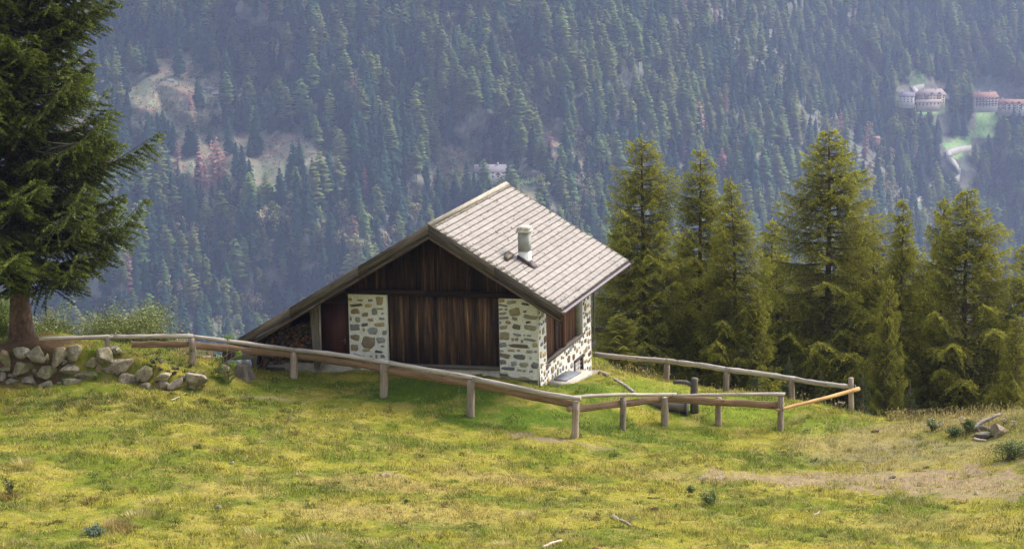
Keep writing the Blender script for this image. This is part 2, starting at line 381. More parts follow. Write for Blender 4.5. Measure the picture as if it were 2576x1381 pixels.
# keys: albedo
CK={'base1':(.18,.22,.025),'base2':(.355,.33,.05),'dry':(.44,.345,.12),'straw':(.44,.37,.16),'dirt':(.41,.315,.20),'lush':(.105,.175,.02),'bright':(.215,.285,.03),'dark':(.085,.105,.022),'needle':(.13,.075,.045)}
CK={k:np.array(v) for k,v in CK.items()}
def turf(x,y):
    """albedo of the turf and how bare it is"""
    n=fbm(x*.55+3,y*.75,21,5); n2=fbm(x*2.2,y*2.8,31,4); n3=fbm(x*1.0,y*1.5,41,4)
    t=sst(.38,.62,n)[:,None]; c=CK['base1']*(1-t)+CK['base2']*t
    t=sst(.5,.68,n2)[:,None]*.42; c=c*(1-t)+CK['dry']*t
    t=sst(.56,.72,n3)[:,None]*.4; c=c*(1-t)+CK['dark']*t
    bare=sst(.66,.8,fbm(x*1.6,y*2.2,51,4))*.5
    for (px,py),rx,ry,k,s in PATCH:
        q=((x-px)/rx)**2+((y-py)/ry)**2
        m=sst(1.25,.25,q+(n2-.5)*(3.4 if k=='dirt' else 1.9)+(n3-.5)*1.4)*s
        m=m[:,None]; kk=CK[k]*(.8+.4*n2[:,None]); c=c*(1-m)+kk*m
        if k in('dirt','needle'): bare=np.maximum(bare,m[:,0]*(.85 if k=='dirt' else 1))
        if k in ('lush','bright'): bare=bare*(1-m[:,0])
    return c,bare

def grid(xs,ys,zf):
    X,Y=np.meshgrid(xs,ys); Z=zf(X,Y); n,m=X.shape
    i=np.arange(n-1)[:,None]*m; j=np.arange(m-1)[None,:]
    f=np.stack([i+j,i+j+1,i+m+j+1,i+m+j],-1).reshape(-1,4)
    return np.stack([X,Y,Z],-1).reshape(-1,3),f
def axis(a,b,c,d,fine,coarse):
    L=[]; x=b
    s=fine
    left=[]; 
    while x>a: s*=1.25; s=min(s,coarse); x-=s; left.append(max(x,a))
    x=c; s=fine; right=[]
    while x<d: s*=1.25; s=min(s,coarse); x+=s; right.append(min(x,d))
    return np.r_[left[::-1],np.arange(b,c,fine),c,right]
xs=axis(-120,-21,22,120,.1,6); ys=axis(-130,-22,13,60,.1,5)
V,f=grid(xs,ys,lambda a,b: ground(a,b))
c,bare=turf(V[:,0],V[:,1]); soil=np.array([.17,.125,.06])
cg=c*.8; cg=cg*(1-.25*bare[:,None])+soil*.25*bare[:,None]
m,nt,b,o=newmat('meadow_turf')
pos=N(nt,'ShaderNodeNewGeometry').outputs['Position']
g=noise(nt,pos,9,8,.75); r=ramp(nt,g,((.3,(.55,.55,.55)),(.7,(1.25,1.2,1.15))))
cc=mult(nt,attr(nt,'col').outputs['Color'],r.outputs[0],.8); nt.links.new(cc,b.inputs['Base Color']); b.inputs['Roughness'].default_value=.95
b.inputs['Specular IOR Level'].default_value=.05
bump(nt,b,g,.6,.05); M['ground']=m
mb=MB(); mb.add(V,f4=f,col=cg); tag(obj('meadow',mb,m,smooth=True),kind='structure')

# grass, as blades
def blades(P,h,w,col,lean=.5,k=1):
    """P (n,3) roots -> one bent blade each"""
    n=len(P); a=rng.random(n)*2*pi; l=lean*(.3+rng.random(n))*h
    side=np.stack([np.cos(a+pi/2),np.sin(a+pi/2),np.zeros(n)],-1)*(w/2)[:,None]
    tip=P+np.stack([np.cos(a)*l,np.sin(a)*l,h],-1)
    return np.stack([P-side,P+side,tip],1)
def scatter(n,x0,x1,y0,y1):
    return x0+(x1-x0)*rng.random(n), y0+(y1-y0)*rng.random(n)
def in_view(x,y,z,m=60):
    d=np.stack([x,y,z],-1)-CAM; dep=d@FWD; u=F*(d@RT)/dep+W/2; v=H/2-F*(d@UP)/dep
    return (u>-m)&(u<W+m)&(v<H+m+40),u,v
gm=MB()
NB=560000
x,y=scatter(NB,-21,24,-23,13)
hl=h_inv(np.stack([x,y,np.zeros(NB)],-1))
ok=~((hl[:,0]>-10.9)&(hl[:,0]<.05)&(hl[:,1]>-.05)&(hl[:,1]<6.6))
ok&=~((hl[:,0]>-11)&(hl[:,0]<-6.7)&(hl[:,1]>-.05)&(hl[:,1]<6.6))
ok&=~((hl[:,0]>0)&(hl[:,0]<1.35)&(hl[:,1]>.9)&(hl[:,1]<6.4))
c,bare=turf(x,y)
ok&=rng.random(NB)>bare*1.05
x,y,c,bare=x[ok],y[ok],c[ok],bare[ok]; z=ground(x,y)
v,_,_=in_view(x,y,z); x,y,z,c=x[v],y[v],z[v],c[v]; n=len(x)
print('blades',n)
tall=fbm(x*1.3,y*1.3,61,3)
h=(.04+.07*rng.random(n))*(.5+1.3*sst(.38,.66,tall))
hl=h_inv(np.stack([x,y,z],-1)); lawn=np.exp(-((hl[:,0]+3)/5.5)**2-((hl[:,1]+1.5)/2.2)**2)
h*=1-.45*lawn
j=(.5+1.0*rng.random((n,1)))*(.84+.36*sst(.3,.7,fbm(x*3.1,y*4.2,66,3)))[:,None]; tint=1+(rng.random((n,3))-.5)*.22
cb=c*j*tint
dry=rng.random(n)<.05+.28*sst(.5,.7,fbm(x*1.9,y*2.6,67,3))*(1-lawn); cb[dry]=CK['straw']*(.7+.5*rng.random((dry.sum(),1)))
B=blades(np.stack([x,y,z-.01],-1),h,.014+.012*rng.random(n),cb,lean=.9)
gm.tris(B,cb)
# tussocks
def tussock(px,py,n,r,h,ck,lean=.7,w=.018):
    p=hit(px,py) if px is not None else py
    a=rng.random(n)*2*pi; rr=r*np.sqrt(rng.random(n)); X=p[0]+rr*np.cos(a); Y=p[1]+rr*np.sin(a); Z=ground(X,Y)-.02
    hh=h*(.5+.7*rng.random(n))*(1-.5*rr/r); out=np.stack([np.cos(a),np.sin(a)],-1)
    base=np.stack([X,Y,Z],-1); l=lean*hh*(.4+rr/r)
    tip=base+np.stack([out[:,0]*l+(rng.random(n)-.5)*.3*hh,out[:,1]*l+(rng.random(n)-.5)*.3*hh,hh],-1)
    sd=np.stack([-out[:,1],out[:,0],0*a],-1)*w/2
    c=np.array(ck)*(.6+.8*rng.random((n,1)))
    gm.tris(np.stack([base-sd,base+sd,tip],1),c)
DG=(.055,.075,.018); BR=(.17,.11,.035); ST=(.46,.38,.17); MG=(.12,.17,.03)
for q in [(300,1330,260,.45,.35,(.33,.19,.10)),(235,1350,160,.35,.2,(.17,.21,.13)),(60,1170,200,.35,.35,ST),(25,1255,200,.3,.3,BR),(30,1040,160,.3,.25,BR),(170,1252,150,.3,.16,DG),
 (225,1262,170,.25,.2,BR),(440,1320,160,.35,.14,DG),(350,1300,220,.5,.3,ST),(150,1060,90,.2,.15,DG),(500,1125,160,.2,.15,DG),(730,1040,160,.3,.16,DG),(690,960,120,.25,.14,DG),
 (1060,1148,150,.25,.12,DG),(1640,1285,150,.2,.15,BR),(1335,1300,170,.35,.25,ST),(1860,1232,90,.2,.12,BR),(1640,1235,110,.25,.14,MG),(1500,1225,100,.3,.13,MG),
 (2150,1292,200,.6,.15,DG),(2310,1220,80,.2,.12,DG),(1850,1335,200,.45,.16,BR),(2560,1345,260,.8,.2,DG),(2200,1110,60,.15,.1,BR),(455,1185,120,.3,.15,BR),(560,1070,130,.3,.14,DG),
 (1880,1050,50,.12,.1,DG),(1450,1095,120,.22,.1,(.07,.13,.02)),(1210,1150,80,.2,.1,BR),(800,1370,300,.7,.35,ST),(650,1350,200,.5,.3,ST),(1290,1370,150,.5,.25,ST),(390,1265,120,.4,.25,ST),(960,1370,220,.6,.25,ST)]:
    tussock(q[0],q[1],q[2],q[3],q[4],q[5])
for _ in range(2300):
    px=rng.uniform(-10,2586); py=rng.uniform(1010,1385)
    if 1000<px<2000 and py<1120: continue
    p=hit(px,py); cc,bb=turf(np.array([p[0]]),np.array([p[1]]))
    if bb[0]>.3: continue
    k=rng.random(); ck=DG if k<.22 else BR if k<.40 else ST if k<.65 else MG
    tussock(None,p,int(rng.integers(25,70)),rng.uniform(.08,.26),rng.uniform(.07,.16),ck)
# slope under the stone wall: dark rough herbs
for _ in range(150):
    p=hit(rng.uniform(0,660),rng.uniform(985,1035)); tussock(None,p,45,.2,.17,(.07,.095,.022) if rng.random()<.7 else BR)
# seed stalks along the lips
def stalks(n,fx,hmin,hmax,ck,w=.010):
    P=np.array([fx() for _ in range(n)]); h=rng.uniform(hmin,hmax,n); b=blades(P-[0,0,.02],h,np.full(n,w),None,lean=.35)
    c=np.array(ck)*(.6+.7*rng.random((n,1))); gm.tris(b,c)
    # seed heads
    T=b[:,2]; s=.016; d=rng.normal(size=(n,3))*s; gm.tris(np.stack([T-[0,0,.05],T+d,T+[0,0,.04]],1),c*1.1)
def lip(px0,px1,py0,py1):
    def f():
        return hit(rng.uniform(px0,px1),rng.uniform(py0,py1))
    return f
stalks(900,lip(2230,2600,1035,1062),.15,.42,ST)
stalks(1500,lip(2250,2600,1050,1100),.10,.25,ST)
stalks(260,lip(1500,2220,925,1050),.12,.35,ST)
stalks(300,lip(440,540,885,912),.2,.6,(.5,.36,.15))
stalks(220,lip(1495,1660,925,945),.15,.4,ST)
stalks(200,lip(280,640,890,930),.1,.35,ST)
stalks(260,lip(0,2576,1080,1380),.15,.35,ST)
tag(obj('grass',gm,M['grass']),'short rough meadow grass with tussocks and straw stalks','grass',kind='stuff')

# yellow flowers
fm=MB(); n=1500; fx=rng.uniform(0,2576,n*2); fy=rng.uniform(940,1381,n*2); P=[]
x,y=scatter(5200,-20,18,-22,3); z=ground(x,y); v,u,vv=in_view(x,y,z,0)
dens=fbm(x*.5,y*.5,71,3); cl,bare=turf(x,y)
v&=(rng.random(len(x))<sst(.42,.62,dens)*.55+.05)&(bare<.3)
x,y,z=x[v],y[v],z[v]; n=len(x); h=.07+.05*rng.random(n); r=.013+.008*rng.random(n)
T=[]
for k in range(5):
    a=2*pi*k/5; b=2*pi*(k+1)/5
    c0=np.stack([x,y,z+h],-1); T.append(np.stack([c0,c0+np.stack([r*cos(a),r*sin(a),r*.4],-1),c0+np.stack([r*cos(b),r*sin(b),r*.4],-1)],1))
fm.tris(np.concatenate(T)); M['yellow']=mat_plain('yellow_petals',(.85,.62,.03),.6,bstr=0)
tag(obj('wildflowers',fm,M['yellow']),'tiny yellow flowers dotted through the meadow grass','flowers',kind='stuff')
# ------------------------------------------------------------------ the hut
RX,RZ=-3.327,5.727; TR,TL=.616,.602; XE,XL=1.212,-10.82; YF,YB=-1.308,7.28
def rz(x): return RZ-(TR*(x-RX) if x>RX else TL*(RX-x))
hut=thing('mountain_hut',HL(-3.4,0,.2),'stone and dark timber hut with a grey shingle roof on the green lawn','hut')
def hobj(name,mb,mat,parent=None,**k): return obj(name,mb,mat,parent or hut,**k)
def hbox(mb,x0,x1,y0,y1,z0,z1,grain='x',col=None,jit=0):
    o=HL(x0,y0,z0); ax={'x':EX*(x1-x0),'y':EY*(y1-y0),'z':EZ*(z1-z0)}
    order=[grain]+[q for q in 'xyz' if q!=grain]; mb.box(o,*[ax[q] for q in order],col=col,jit=jit)
XP1,XP2,XD1,XD2=-6.746,-5.373,-5.373,-1.379; ZT=3.008; LY=6.54

def stones(face,lst,mb,seedn=0):
    """irregular stones bedded in mortar; face(u,v,d)->world, list of (u,v,w,h,colour)"""
    for (cx,cy,w,h,c) in lst:
        n=int(rng.integers(9,14)); a=np.sort((np.arange(n)+rng.uniform(-.3,.3,n))*2*pi/n)
        e=.55; ca,sa=np.cos(a),np.sin(a); rr=(1-.30*rng.random(n))*1.2
        X=np.sign(ca)*np.abs(ca)**e*w/2*rr; Y=np.sign(sa)*np.abs(sa)**e*h/2*rr; th=rng.uniform(-.18,.18)
        X,Y=X*cos(th)-Y*sin(th),X*sin(th)+Y*cos(th)
        outer=[face(cx+X[i],cy+Y[i],-.01) for i in range(n)]; mid=[face(cx+X[i]*.93,cy+Y[i]*.93,.011) for i in range(n)]
        inn=[face(cx+X[i]*.6+rng.uniform(-.01,.01),cy+Y[i]*.6,.019+rng.uniform(0,.008)) for i in range(n)]; ctr=[face(cx,cy,.02)]
        P=outer+mid+inn+ctr; f=[]
        for i in range(n):
            j=(i+1)%n; f+= [(i,j,n+j,n+i),(n+i,n+j,2*n+j,2*n+i),(2*n+i,2*n+j,3*n)]
        mb.add(P,f,col=np.array(c)*rng.uniform(.95,1.4))
SC={'b':(.30,.235,.15),'b2':(.33,.28,.19),'B':(.15,.105,.07),'t':(.40,.30,.16),'g':(.27,.27,.27),'g2':(.33,.31,.235),'d':(.16,.15,.12),'dg':(.17,.17,.175)}
Lp=[(165,630,40,25,'b'),(262,635,55,18,'b'),(362,632,55,22,'g'),(450,635,75,70,'b'),(225,677,125,25,'B'),(340,680,70,30,'t'),(455,703,65,14,'b'),(207,730,85,45,'b'),(305,755,70,32,'b'),(395,728,55,58,'g'),(475,742,20,20,'g'),
(468,785,55,20,'g'),(165,795,22,34,'g'),(232,800,52,48,'g'),(358,800,62,24,'t'),(298,842,66,28,'d'),(438,838,100,36,'t'),(203,868,98,58,'g'),(288,885,22,30,'t'),(372,893,90,60,'g'),(488,903,40,40,'g'),(200,955,85,52,'b'),(328,990,130,100,'b'),(450,972,88,50,'g'),(195,1042,70,60,'b'),(465,1022,40,18,'b'),(308,1060,70,24,'t'),(425,1070,80,22,'B'),(230,1130,140,60,'g2'),(350,1122,32,40,'t'),(403,1117,20,42,'g'),(463,1108,46,30,'g'),(445,1168,105,32,'b'),(320,1215,60,20,'t'),(420,1225,80,30,'g'),(200,1210,90,30,'g2')]
Rp=[(135,222,80,36,'t'),(248,237,115,42,'g2'),(152,275,100,25,'g'),(408,253,85,26,'d'),(498,208,55,22,'d'),(128,320,55,22,'g'),(188,320,34,20,'g'),(285,345,135,88,'b2'),(405,338,40,24,'d'),(147,368,90,26,'b'),(462,400,160,55,'g2'),(163,418,120,28,'g'),(288,423,62,38,'b'),(118,472,30,36,'g'),(208,468,70,36,'b'),(442,460,64,26,'B'),(158,526,98,48,'b2'),(308,512,95,60,'d'),(466,522,155,62,'g2'),(170,622,130,90,'b2'),(312,606,92,28,'g'),(396,610,26,18,'g'),(452,612,52,24,'g'),(262,660,30,36,'b'),(310,658,44,36,'b'),(372,676,28,46,'g'),(462,658,135,30,'g2'),(150,728,85,54,'g'),(335,735,245,44,'B'),(520,718,65,52,'t'),(248,786,88,30,'t'),(134,796,52,24,'g2'),(330,784,34,20,'g'),(456,794,80,36,'g2'),(528,790,36,36,'g2'),(173,850,128,50,'b'),(340,856,130,60,'dg'),(470,866,28,32,'g'),(148,922,80,56,'dg'),(276,936,66,60,'g'),(390,946,100,54,'g2'),(515,950,80,68,'dg'),(210,996,160,38,'dg'),(340,1008,50,20,'t'),(398,1016,32,26,'b'),(474,1018,46,30,'g')]
def rough_slab(name,x0,x1,y0,y1,z0,z1,parent,mat,n=14,amp=.02,bottom=None):
    """front wall block with an uneven rendered face"""
    mb=MB(); us=np.linspace(x0,x1,n); vs=np.linspace(z0,z1,int(n*1.6))
    U,Vv=np.meshgrid(us,vs); D=y0+(fbm(U*3,Vv*3,77)-.5)*amp; e=(U==x0)|(U==x1); D=np.where(e,D+.012,D)
    Z=Vv.copy()
    if bottom: Z[0]=[bottom(q) for q in us]
    P=HL(U,D,Z).reshape(-1,3); m,k=U.shape; i=np.arange(m-1)[:,None]*k; j=np.arange(k-1)[None,:]
    mb.add(P,f4=np.stack([i+j,i+j+1,i+k+j+1,i+k+j],-1).reshape(-1,4))
    hbox(mb,x0,x1,y0+.03,y1,z0,z1); return hobj(name,mb,mat,parent)
p1=rough_slab('stone_pillar',XP1,XP2,0,.6,.30,ZT,hut,M['plaster'])
mb=MB(); stones(lambda u,v,d: HL(u,-d-.006,v),[(XP1+(a-143)/370*(XP2-XP1),ZT-(b-578)/640*2.66,w/370*1.373,h/640*2.66,SC[c]) for a,b,w,h,c in Lp],mb)
hobj('stone_facing',mb,M['stone_in_wall'],p1)
p2=rough_slab('stone_pillar',XD2,0,0,.6,.12,ZT,hut,M['plaster'],bottom=lambda x:.30-.12*sst(-1.4,-.2,x)+.05*sin(x*9))
mb=MB(); stones(lambda u,v,d: HL(u,-d-.006,v),[(XD2+(a-100-(b-190)*.018)/452*1.379,ZT-(b-185)/865*2.66,w/452*1.379,h/865*2.66,SC[c]) for a,b,w,h,c in Rp],mb)
hobj('stone_facing',mb,M['stone_in_wall'],p2)
# rough undercut footing under the corner pillar
mb=MB()
for k in range(10):
    x0=-1.4+k*.14; hbox(mb,x0,x0+.15,.05+rng.uniform(0,.08),.6,-.5,.26-.02*k+rng.uniform(-.05,.04),jit=.05,col=(.3,.24,.19))
hobj('footing',mb,M['stone_in_wall'])

# right side wall with openings
y_a,_=on_side(1375.5,900); y_b,_=on_side(1456,830); y_c,_=on_side(1465.5,830)
_,zl=on_side(1376,909); _,zr=on_side(1464,838); ZS=(zl+zr)/2
yw0,_=on_side(1443,905); yw1,_=on_side(1466,890); _,zw1=on_side(1466,889); zw0=zw1-.85
print('side',y_a,y_b,y_c,zl,zr,yw0,yw1,zw1)
ZTOP=rz(0)-.16
def side_panel(mb,ya,yb,za,zb):
    n=max(2,int((yb-ya)/.18)); m=max(2,int((zb-za)/.18)); U,V_=np.meshgrid(np.linspace(ya,yb,n),np.linspace(za,zb,m))
    D=(fbm(U*3+40,V_*3,79)-.5)*.035+ .05*sst(1.2,-.6,V_)*sst(1.2,0,U); P=HL(D,U,V_).reshape(-1,3)
    i=np.arange(m-1)[:,None]*n; j=np.arange(n-1)[None,:]; mb.add(P,f4=np.stack([i+j,i+j+1,i+n+j+1,i+n+j],-1).reshape(-1,4))
mb=MB(); ZB=-1.5
side_panel(mb,0,y_a,ZB,ZTOP); side_panel(mb,y_a,y_c,ZB,ZS) if False else None
side_panel(mb,y_c,LY,ZB,ZTOP); side_panel(mb,y_a,yw0,ZB,ZS); side_panel(mb,yw0,y_c,zw1,ZS) ; side_panel(mb,yw0,y_c,ZB,zw0)
hbox(mb,-.55,-.06,.62,LY-.02,ZB,ZS-.05); hbox(mb,-.55,-.06,.62,y_a,ZS,ZTOP); hbox(mb,-.55,-.06,y_c,LY-.02,ZS,ZTOP)
hbox(mb,-.06,-.02,.001,.6,ZB,ZTOP-.02); hbox(mb,-.06,-.004,LY-.05,LY,ZB,ZTOP)
# top strip over the shutters is hidden by the eave beam
hbox(mb,-.5,-.01,y_a,y_c,ZTOP-.18,ZTOP)
sw=hobj('side_wall',mb,M['plaster'])
lst=[]; occ=[]
def blocked(u,v,w,h):
    if u-w/2<.03 or u+w/2>LY-.05 or v+h/2>ZTOP: return True
    if u+w/2>y_a-.03 and u-w/2<y_c+.03 and v+h/2>ZS-.08: return True
    if u+w/2>yw0-.05 and u-w/2<yw1+.05 and v+h/2>zw0-.1 and v-h/2<zw1+.05: return True
    return any(abs(u-a)<(w+c)/2+.05 and abs(v-b)<(h+d)/2+.04 for a,b,c,d in occ)
keys=['b','b2','t','t','g','g2','b','g','B']
for big in (1,.7,.5,.38):
    for _ in range(700):
        w=rng.uniform(.14,.34)*big; h=rng.uniform(.09,.24)*big+.03; u=rng.uniform(0,LY); v=rng.uniform(-1.2,ZTOP)
        if not blocked(u,v,w,h): occ.append((u,v,w,h)); lst.append((u,v,w,h,SC[keys[int(rng.integers(0,9))]]))
mb=MB(); stones(lambda u,v,d: HL(d+.012+.05*sst(1.2,-.6,v)*sst(1.2,0,u),u,v),lst,mb); hobj('stone_facing',mb,M['stone_in_wall'],sw)
# timber infill with shutters
mb=MB(); y=y_a
while y<y_b-.01:
    e=min(y+.17,y_b); hbox(mb,-.16,-.13+rng.uniform(-.006,.006),y+.004,e-.004,ZS,ZTOP-.18,'z',col=np.full(3,rng.uniform(.8,1.2))); y=e
inf=hobj('timber_infill',mb,M['shutter_wood'])
ys0,_=on_side(1396,860,-.1); ys1,_=on_side(1414,850,-.1)
for k in (0,1):
    mb=MB(); a=ys0+(ys1-ys0)*k/2; b=ys0+(ys1-ys0)*(k+1)/2
    hbox(mb,-.13,-.085,a+.01,b-.01,ZS+.05,ZTOP-.2,'z')
    for z0,z1 in ((.10,.95),(1.03,1.75)):
        hbox(mb,-.085,-.07,a+.05,a+.075,ZS+z0,ZS+z1,'z',col=(.6,.6,.6)); hbox(mb,-.085,-.07,b-.075,b-.05,ZS+z0,ZS+z1,'z',col=(.6,.6,.6))
        hbox(mb,-.085,-.07,a+.05,b-.05,ZS+z1,ZS+z1+.025,'y',col=(.6,.6,.6)); hbox(mb,-.085,-.07,a+.05,b-.05,ZS+z0-.025,ZS+z0,'y',col=(.6,.6,.6))
    hobj('shutter',mb,M['frame_wood'],inf)
mb=MB(); yp,_=on_side(1419,850,0); hbox(mb,-.13,.0,yp-.02,yp+.30,ZS-.03,ZTOP-.2,'z'); hobj('post',mb,M['shutter_wood'],inf)
mb=MB(); hbox(mb,-.14,.05,y_a,y_c,ZS-.09,ZS+.01,'y'); hobj('window_sill',mb,M['grey_wood'],inf)
mb=MB(); hbox(mb,-.25,.008,y_b,y_c,ZS+.01,ZTOP-.18,'z'); hobj('jamb',mb,M['stone_in_wall'],inf).data.attributes['col'].data.foreach_set('color',[.3,.28,.25,1]*8)
# cellar window
mb=MB(); 
hbox(mb,-.06,.03,yw0,yw0+.10,zw0,zw1-.1,'z'); hbox(mb,-.06,.03,yw1-.10,yw1,zw0,zw1-.1,'z'); hbox(mb,-.06,.032,yw0,yw1,zw1-.1,zw1,'y'); hbox(mb,-.06,.032,yw0,yw1,zw0-.08,zw0,'y')
cw=hobj('cellar_window',mb,M['frame_wood'])
mb=MB(); hbox(mb,-.12,-.10,yw0+.1,yw1-.1,zw0,zw1-.1); hobj('pane',mb,M['glass'],cw)
mb=MB()
for k in range(1,5):
    q=yw0+.1+(yw1-yw0-.2)*k/5; mb.tube([HL(-.02,q,zw0),HL(-.02,q,zw1-.1)],.011,5)
for k in range(1,5):
    q=zw0+(zw1-.1-zw0)*k/5; mb.tube([HL(-.01,yw0+.1,q),HL(-.01,yw1-.1,q)],.011,5)
hobj('iron_grille',mb,M['iron'],cw)

# front timber work
mb=MB(); x=XD1
while x<XD2-.01:
    e=min(x+rng.uniform(.15,.24),XD2); hbox(mb,x+.003,e-.003,.16,.19+rng.uniform(-.008,.008),.55,ZT,'z',col=np.array([1,.97,.94])*rng.uniform(.55,1.5)); 
    hbox(mb,x+.003,e-.003,.158+rng.uniform(-.008,.004),.165,.55,ZT,'z',col=np.array([1,.97,.94])*rng.uniform(.5,1.6)); x=e
hbox(mb,XD1,XD2,.2,.3,.55,ZT,'z',col=(.3,.3,.3))
hobj('plank_wall_panel',mb,M['dark_wood'])
mb=MB(); x=XP1-.1
zt=lambda q: rz(q)-.30
while x<.0:
    e=min(x+rng.uniform(.17,.26),.001); a,b=x+.003,e-.003; y0=.03+rng.uniform(-.006,.006); c=np.array([.85,.75,.66])*rng.uniform(.35,.95)
    mb.prism([HL(a,y0,ZT+.15),HL(b,y0,ZT+.15),HL(b,y0,zt(b)),HL(a,y0,zt(a))] if not a<RX<b else [HL(a,y0,ZT+.15),HL(b,y0,ZT+.15),HL(b,y0,zt(b)),HL(RX,y0,zt(RX)),HL(a,y0,zt(a))],EY*.03,col=c,T=[EZ,EX,EY]); x=e
hobj('gable_cladding',mb,M['dark_wood'])
mb=MB(); hbox(mb,XP1-.12,-3.9,-.09,.12,ZT,ZT+.17,'x',jit=.01); hbox(mb,-3.9,.08,-.085,.12,ZT-.01,ZT+.165,'x',col=(.6,.6,.6),jit=.01); hobj('lintel_beam',mb,M['deep_wood'],label='dark beam across the front above the planks')
mb=MB(); hbox(mb,XD1+.05,XD2-.03,-.04,.22,.45,.55,'x',jit=.01); hobj('sill_beam',mb,M['grey_wood'])
mb=MB(); hbox(mb,-9.15,XD2,.02,.5,-.2,.42,'x',jit=.03); hobj('plinth',mb,M['concrete'])

# roof slopes of overlapping shingles
SRn=np.array([TR,0,1])/math.hypot(TR,1); 
def rp(x,y,dz=0.,side=1): return HL(x,y,rz(x)+dz)
lenR=(XE-RX)*math.hypot(1,TR); nr=24; dx=(XE-RX)/nr
roof=None
mb=MB()
wear=lambda y,x: fbm(y*.8,x*.8,91)
for r in range(nr):
    xa=RX+dx*r-(.04 if r else 0); xb=RX+dx*(r+1)+.012; y=YF-.02*rng.random()
    tone=rng.uniform(.93,1.05)
    while y<YB-.01:
        e=min(y+rng.uniform(.12,.3),YB+rng.uniform(-.02,.02)); lf=rng.uniform(0,.003); xe=xb+rng.uniform(-.004,.005)
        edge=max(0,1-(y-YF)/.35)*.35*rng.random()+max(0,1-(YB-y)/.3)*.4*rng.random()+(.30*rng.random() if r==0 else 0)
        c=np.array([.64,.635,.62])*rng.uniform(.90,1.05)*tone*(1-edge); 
        if r==0: c=c*np.array([1,.97,.86])
        z0=.006; z1=.040+lf
        P=[rp(xa,y,z0),rp(xa,e,z0),rp(xe,e,z1),rp(xe,y,z1),rp(xa,y,-.01),rp(xa,e,-.01),rp(xe,e,-.0),rp(xe,y,-.0)]
        off=rng.random(3)*90; T=[np.array([(1 if i in(2,3,6,7) else 0)*.25,(e-y)*(1 if i in (1,2,5,6) else 0),0])+off for i in range(8)]
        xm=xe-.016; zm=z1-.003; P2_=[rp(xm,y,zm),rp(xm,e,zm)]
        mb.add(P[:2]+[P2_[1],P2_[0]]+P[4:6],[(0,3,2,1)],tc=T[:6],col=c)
        mb.add([P2_[0],P2_[1],P[2],P[3],P[7],P[6]],[(0,3,2,1),(3,4,5,2)],tc=[T[0],T[1],T[2],T[3],T[3],T[2]],col=c*rng.uniform(.18,.4))  # dark lower strip: shadow line of each course painted into the shingle colour
        mb.add([P[0],P[3],P[7],P[4]],[(0,1,2,3)],tc=T[:4],col=c*.95); mb.add([P[1],P[2],P[6],P[5]],[(3,2,1,0)],tc=T[:4],col=c*.95); y=e+.0012
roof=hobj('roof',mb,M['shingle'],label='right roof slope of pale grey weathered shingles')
mb=MB(); mb.prism([HL(RX,YF,RZ-.012),HL(XE-.01,YF,rz(XE)-.012),HL(XE-.01,YF,rz(XE)-.10),HL(RX,YF,RZ-.12),],EY*(YB-YF),T=[EY,EX,EZ],col=(.5,.5,.5)); hobj('roof_sheathing',mb,M['grey_wood'],roof)
# lower edges of rows gather dark moss: thin strips of lichen along each course
mb=MB(); ms=[]
for r in range(nr):
    for _ in range(34):
        f=rng.random(); y=YF+(YB-YF)*f if rng.random()<.3 else (YF+abs(rng.normal())*.16 if rng.random()<.75 else YB-abs(rng.normal())*.1)
        x=RX+dx*(r+1)+rng.normal()*.03; ms.append((x,y))
for _ in range(420): ms.append((RX+abs(rng.normal())*.09+.01,rng.uniform(YF,YB)))
for x,y in ms:
    if y<YF or y>YB or x>XE: continue
    s=rng.uniform(.010,.032); p=rp(x,y,.045); d=rng.normal(size=(5,3))*s; d[:,2]=abs(d[:,2])*.5
    P=np.array([p+EX*s*cos(k*1.257)+EY*s*1.6*sin(k*1.257)-EZ*TR*s*cos(k*1.257) for k in range(5)]+[p+[0,0,.012]])
    mb.add(P,[(k,(k+1)%5,5) for k in range(5)],col=np.array([.10,.09,.055])*rng.uniform(.6,1.6))
hobj('moss_growth',mb,mat_plain('dark_moss',(1,1,1),.95,usecol=True,nvar=.3),roof)
mb=MB(); nl=32; dl=(RX-XL)/nl
for r in range(nl):
    xa=RX-dl*r; xb=RX-dl*(r+1)-.012; y=YF
    while y<YB-.01:
        e=min(y+rng.uniform(.10,.22),YB); c=np.array([.9,.88,.84])*rng.uniform(.75,1.05)
        P=[rp(xa,y,.006),rp(xa,e,.006),rp(xb,e,.042),rp(xb,y,.042),rp(xb,y,0),rp(xb,e,0)]
        mb.add(P,[(0,1,2,3),(3,2,5,4)],tc=[np.array(q)+rng.random(3) for q in ((0,0,0),(0,.2,0),(.2,.2,0),(.2,0,0),(.2,0,0),(.2,.2,0))],col=c); y=e
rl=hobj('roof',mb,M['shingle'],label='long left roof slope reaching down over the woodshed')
mb=MB(); mb.prism([HL(RX,YF,RZ-.012),HL(XL+.01,YF,rz(XL)-.012),HL(XL+.01,YF,rz(XL)-.10),HL(RX,YF,RZ-.12)],EY*(YB-YF),T=[EY,EX,EZ],col=(.5,.5,.5)); hobj('roof_sheathing',mb,M['grey_wood'],rl)
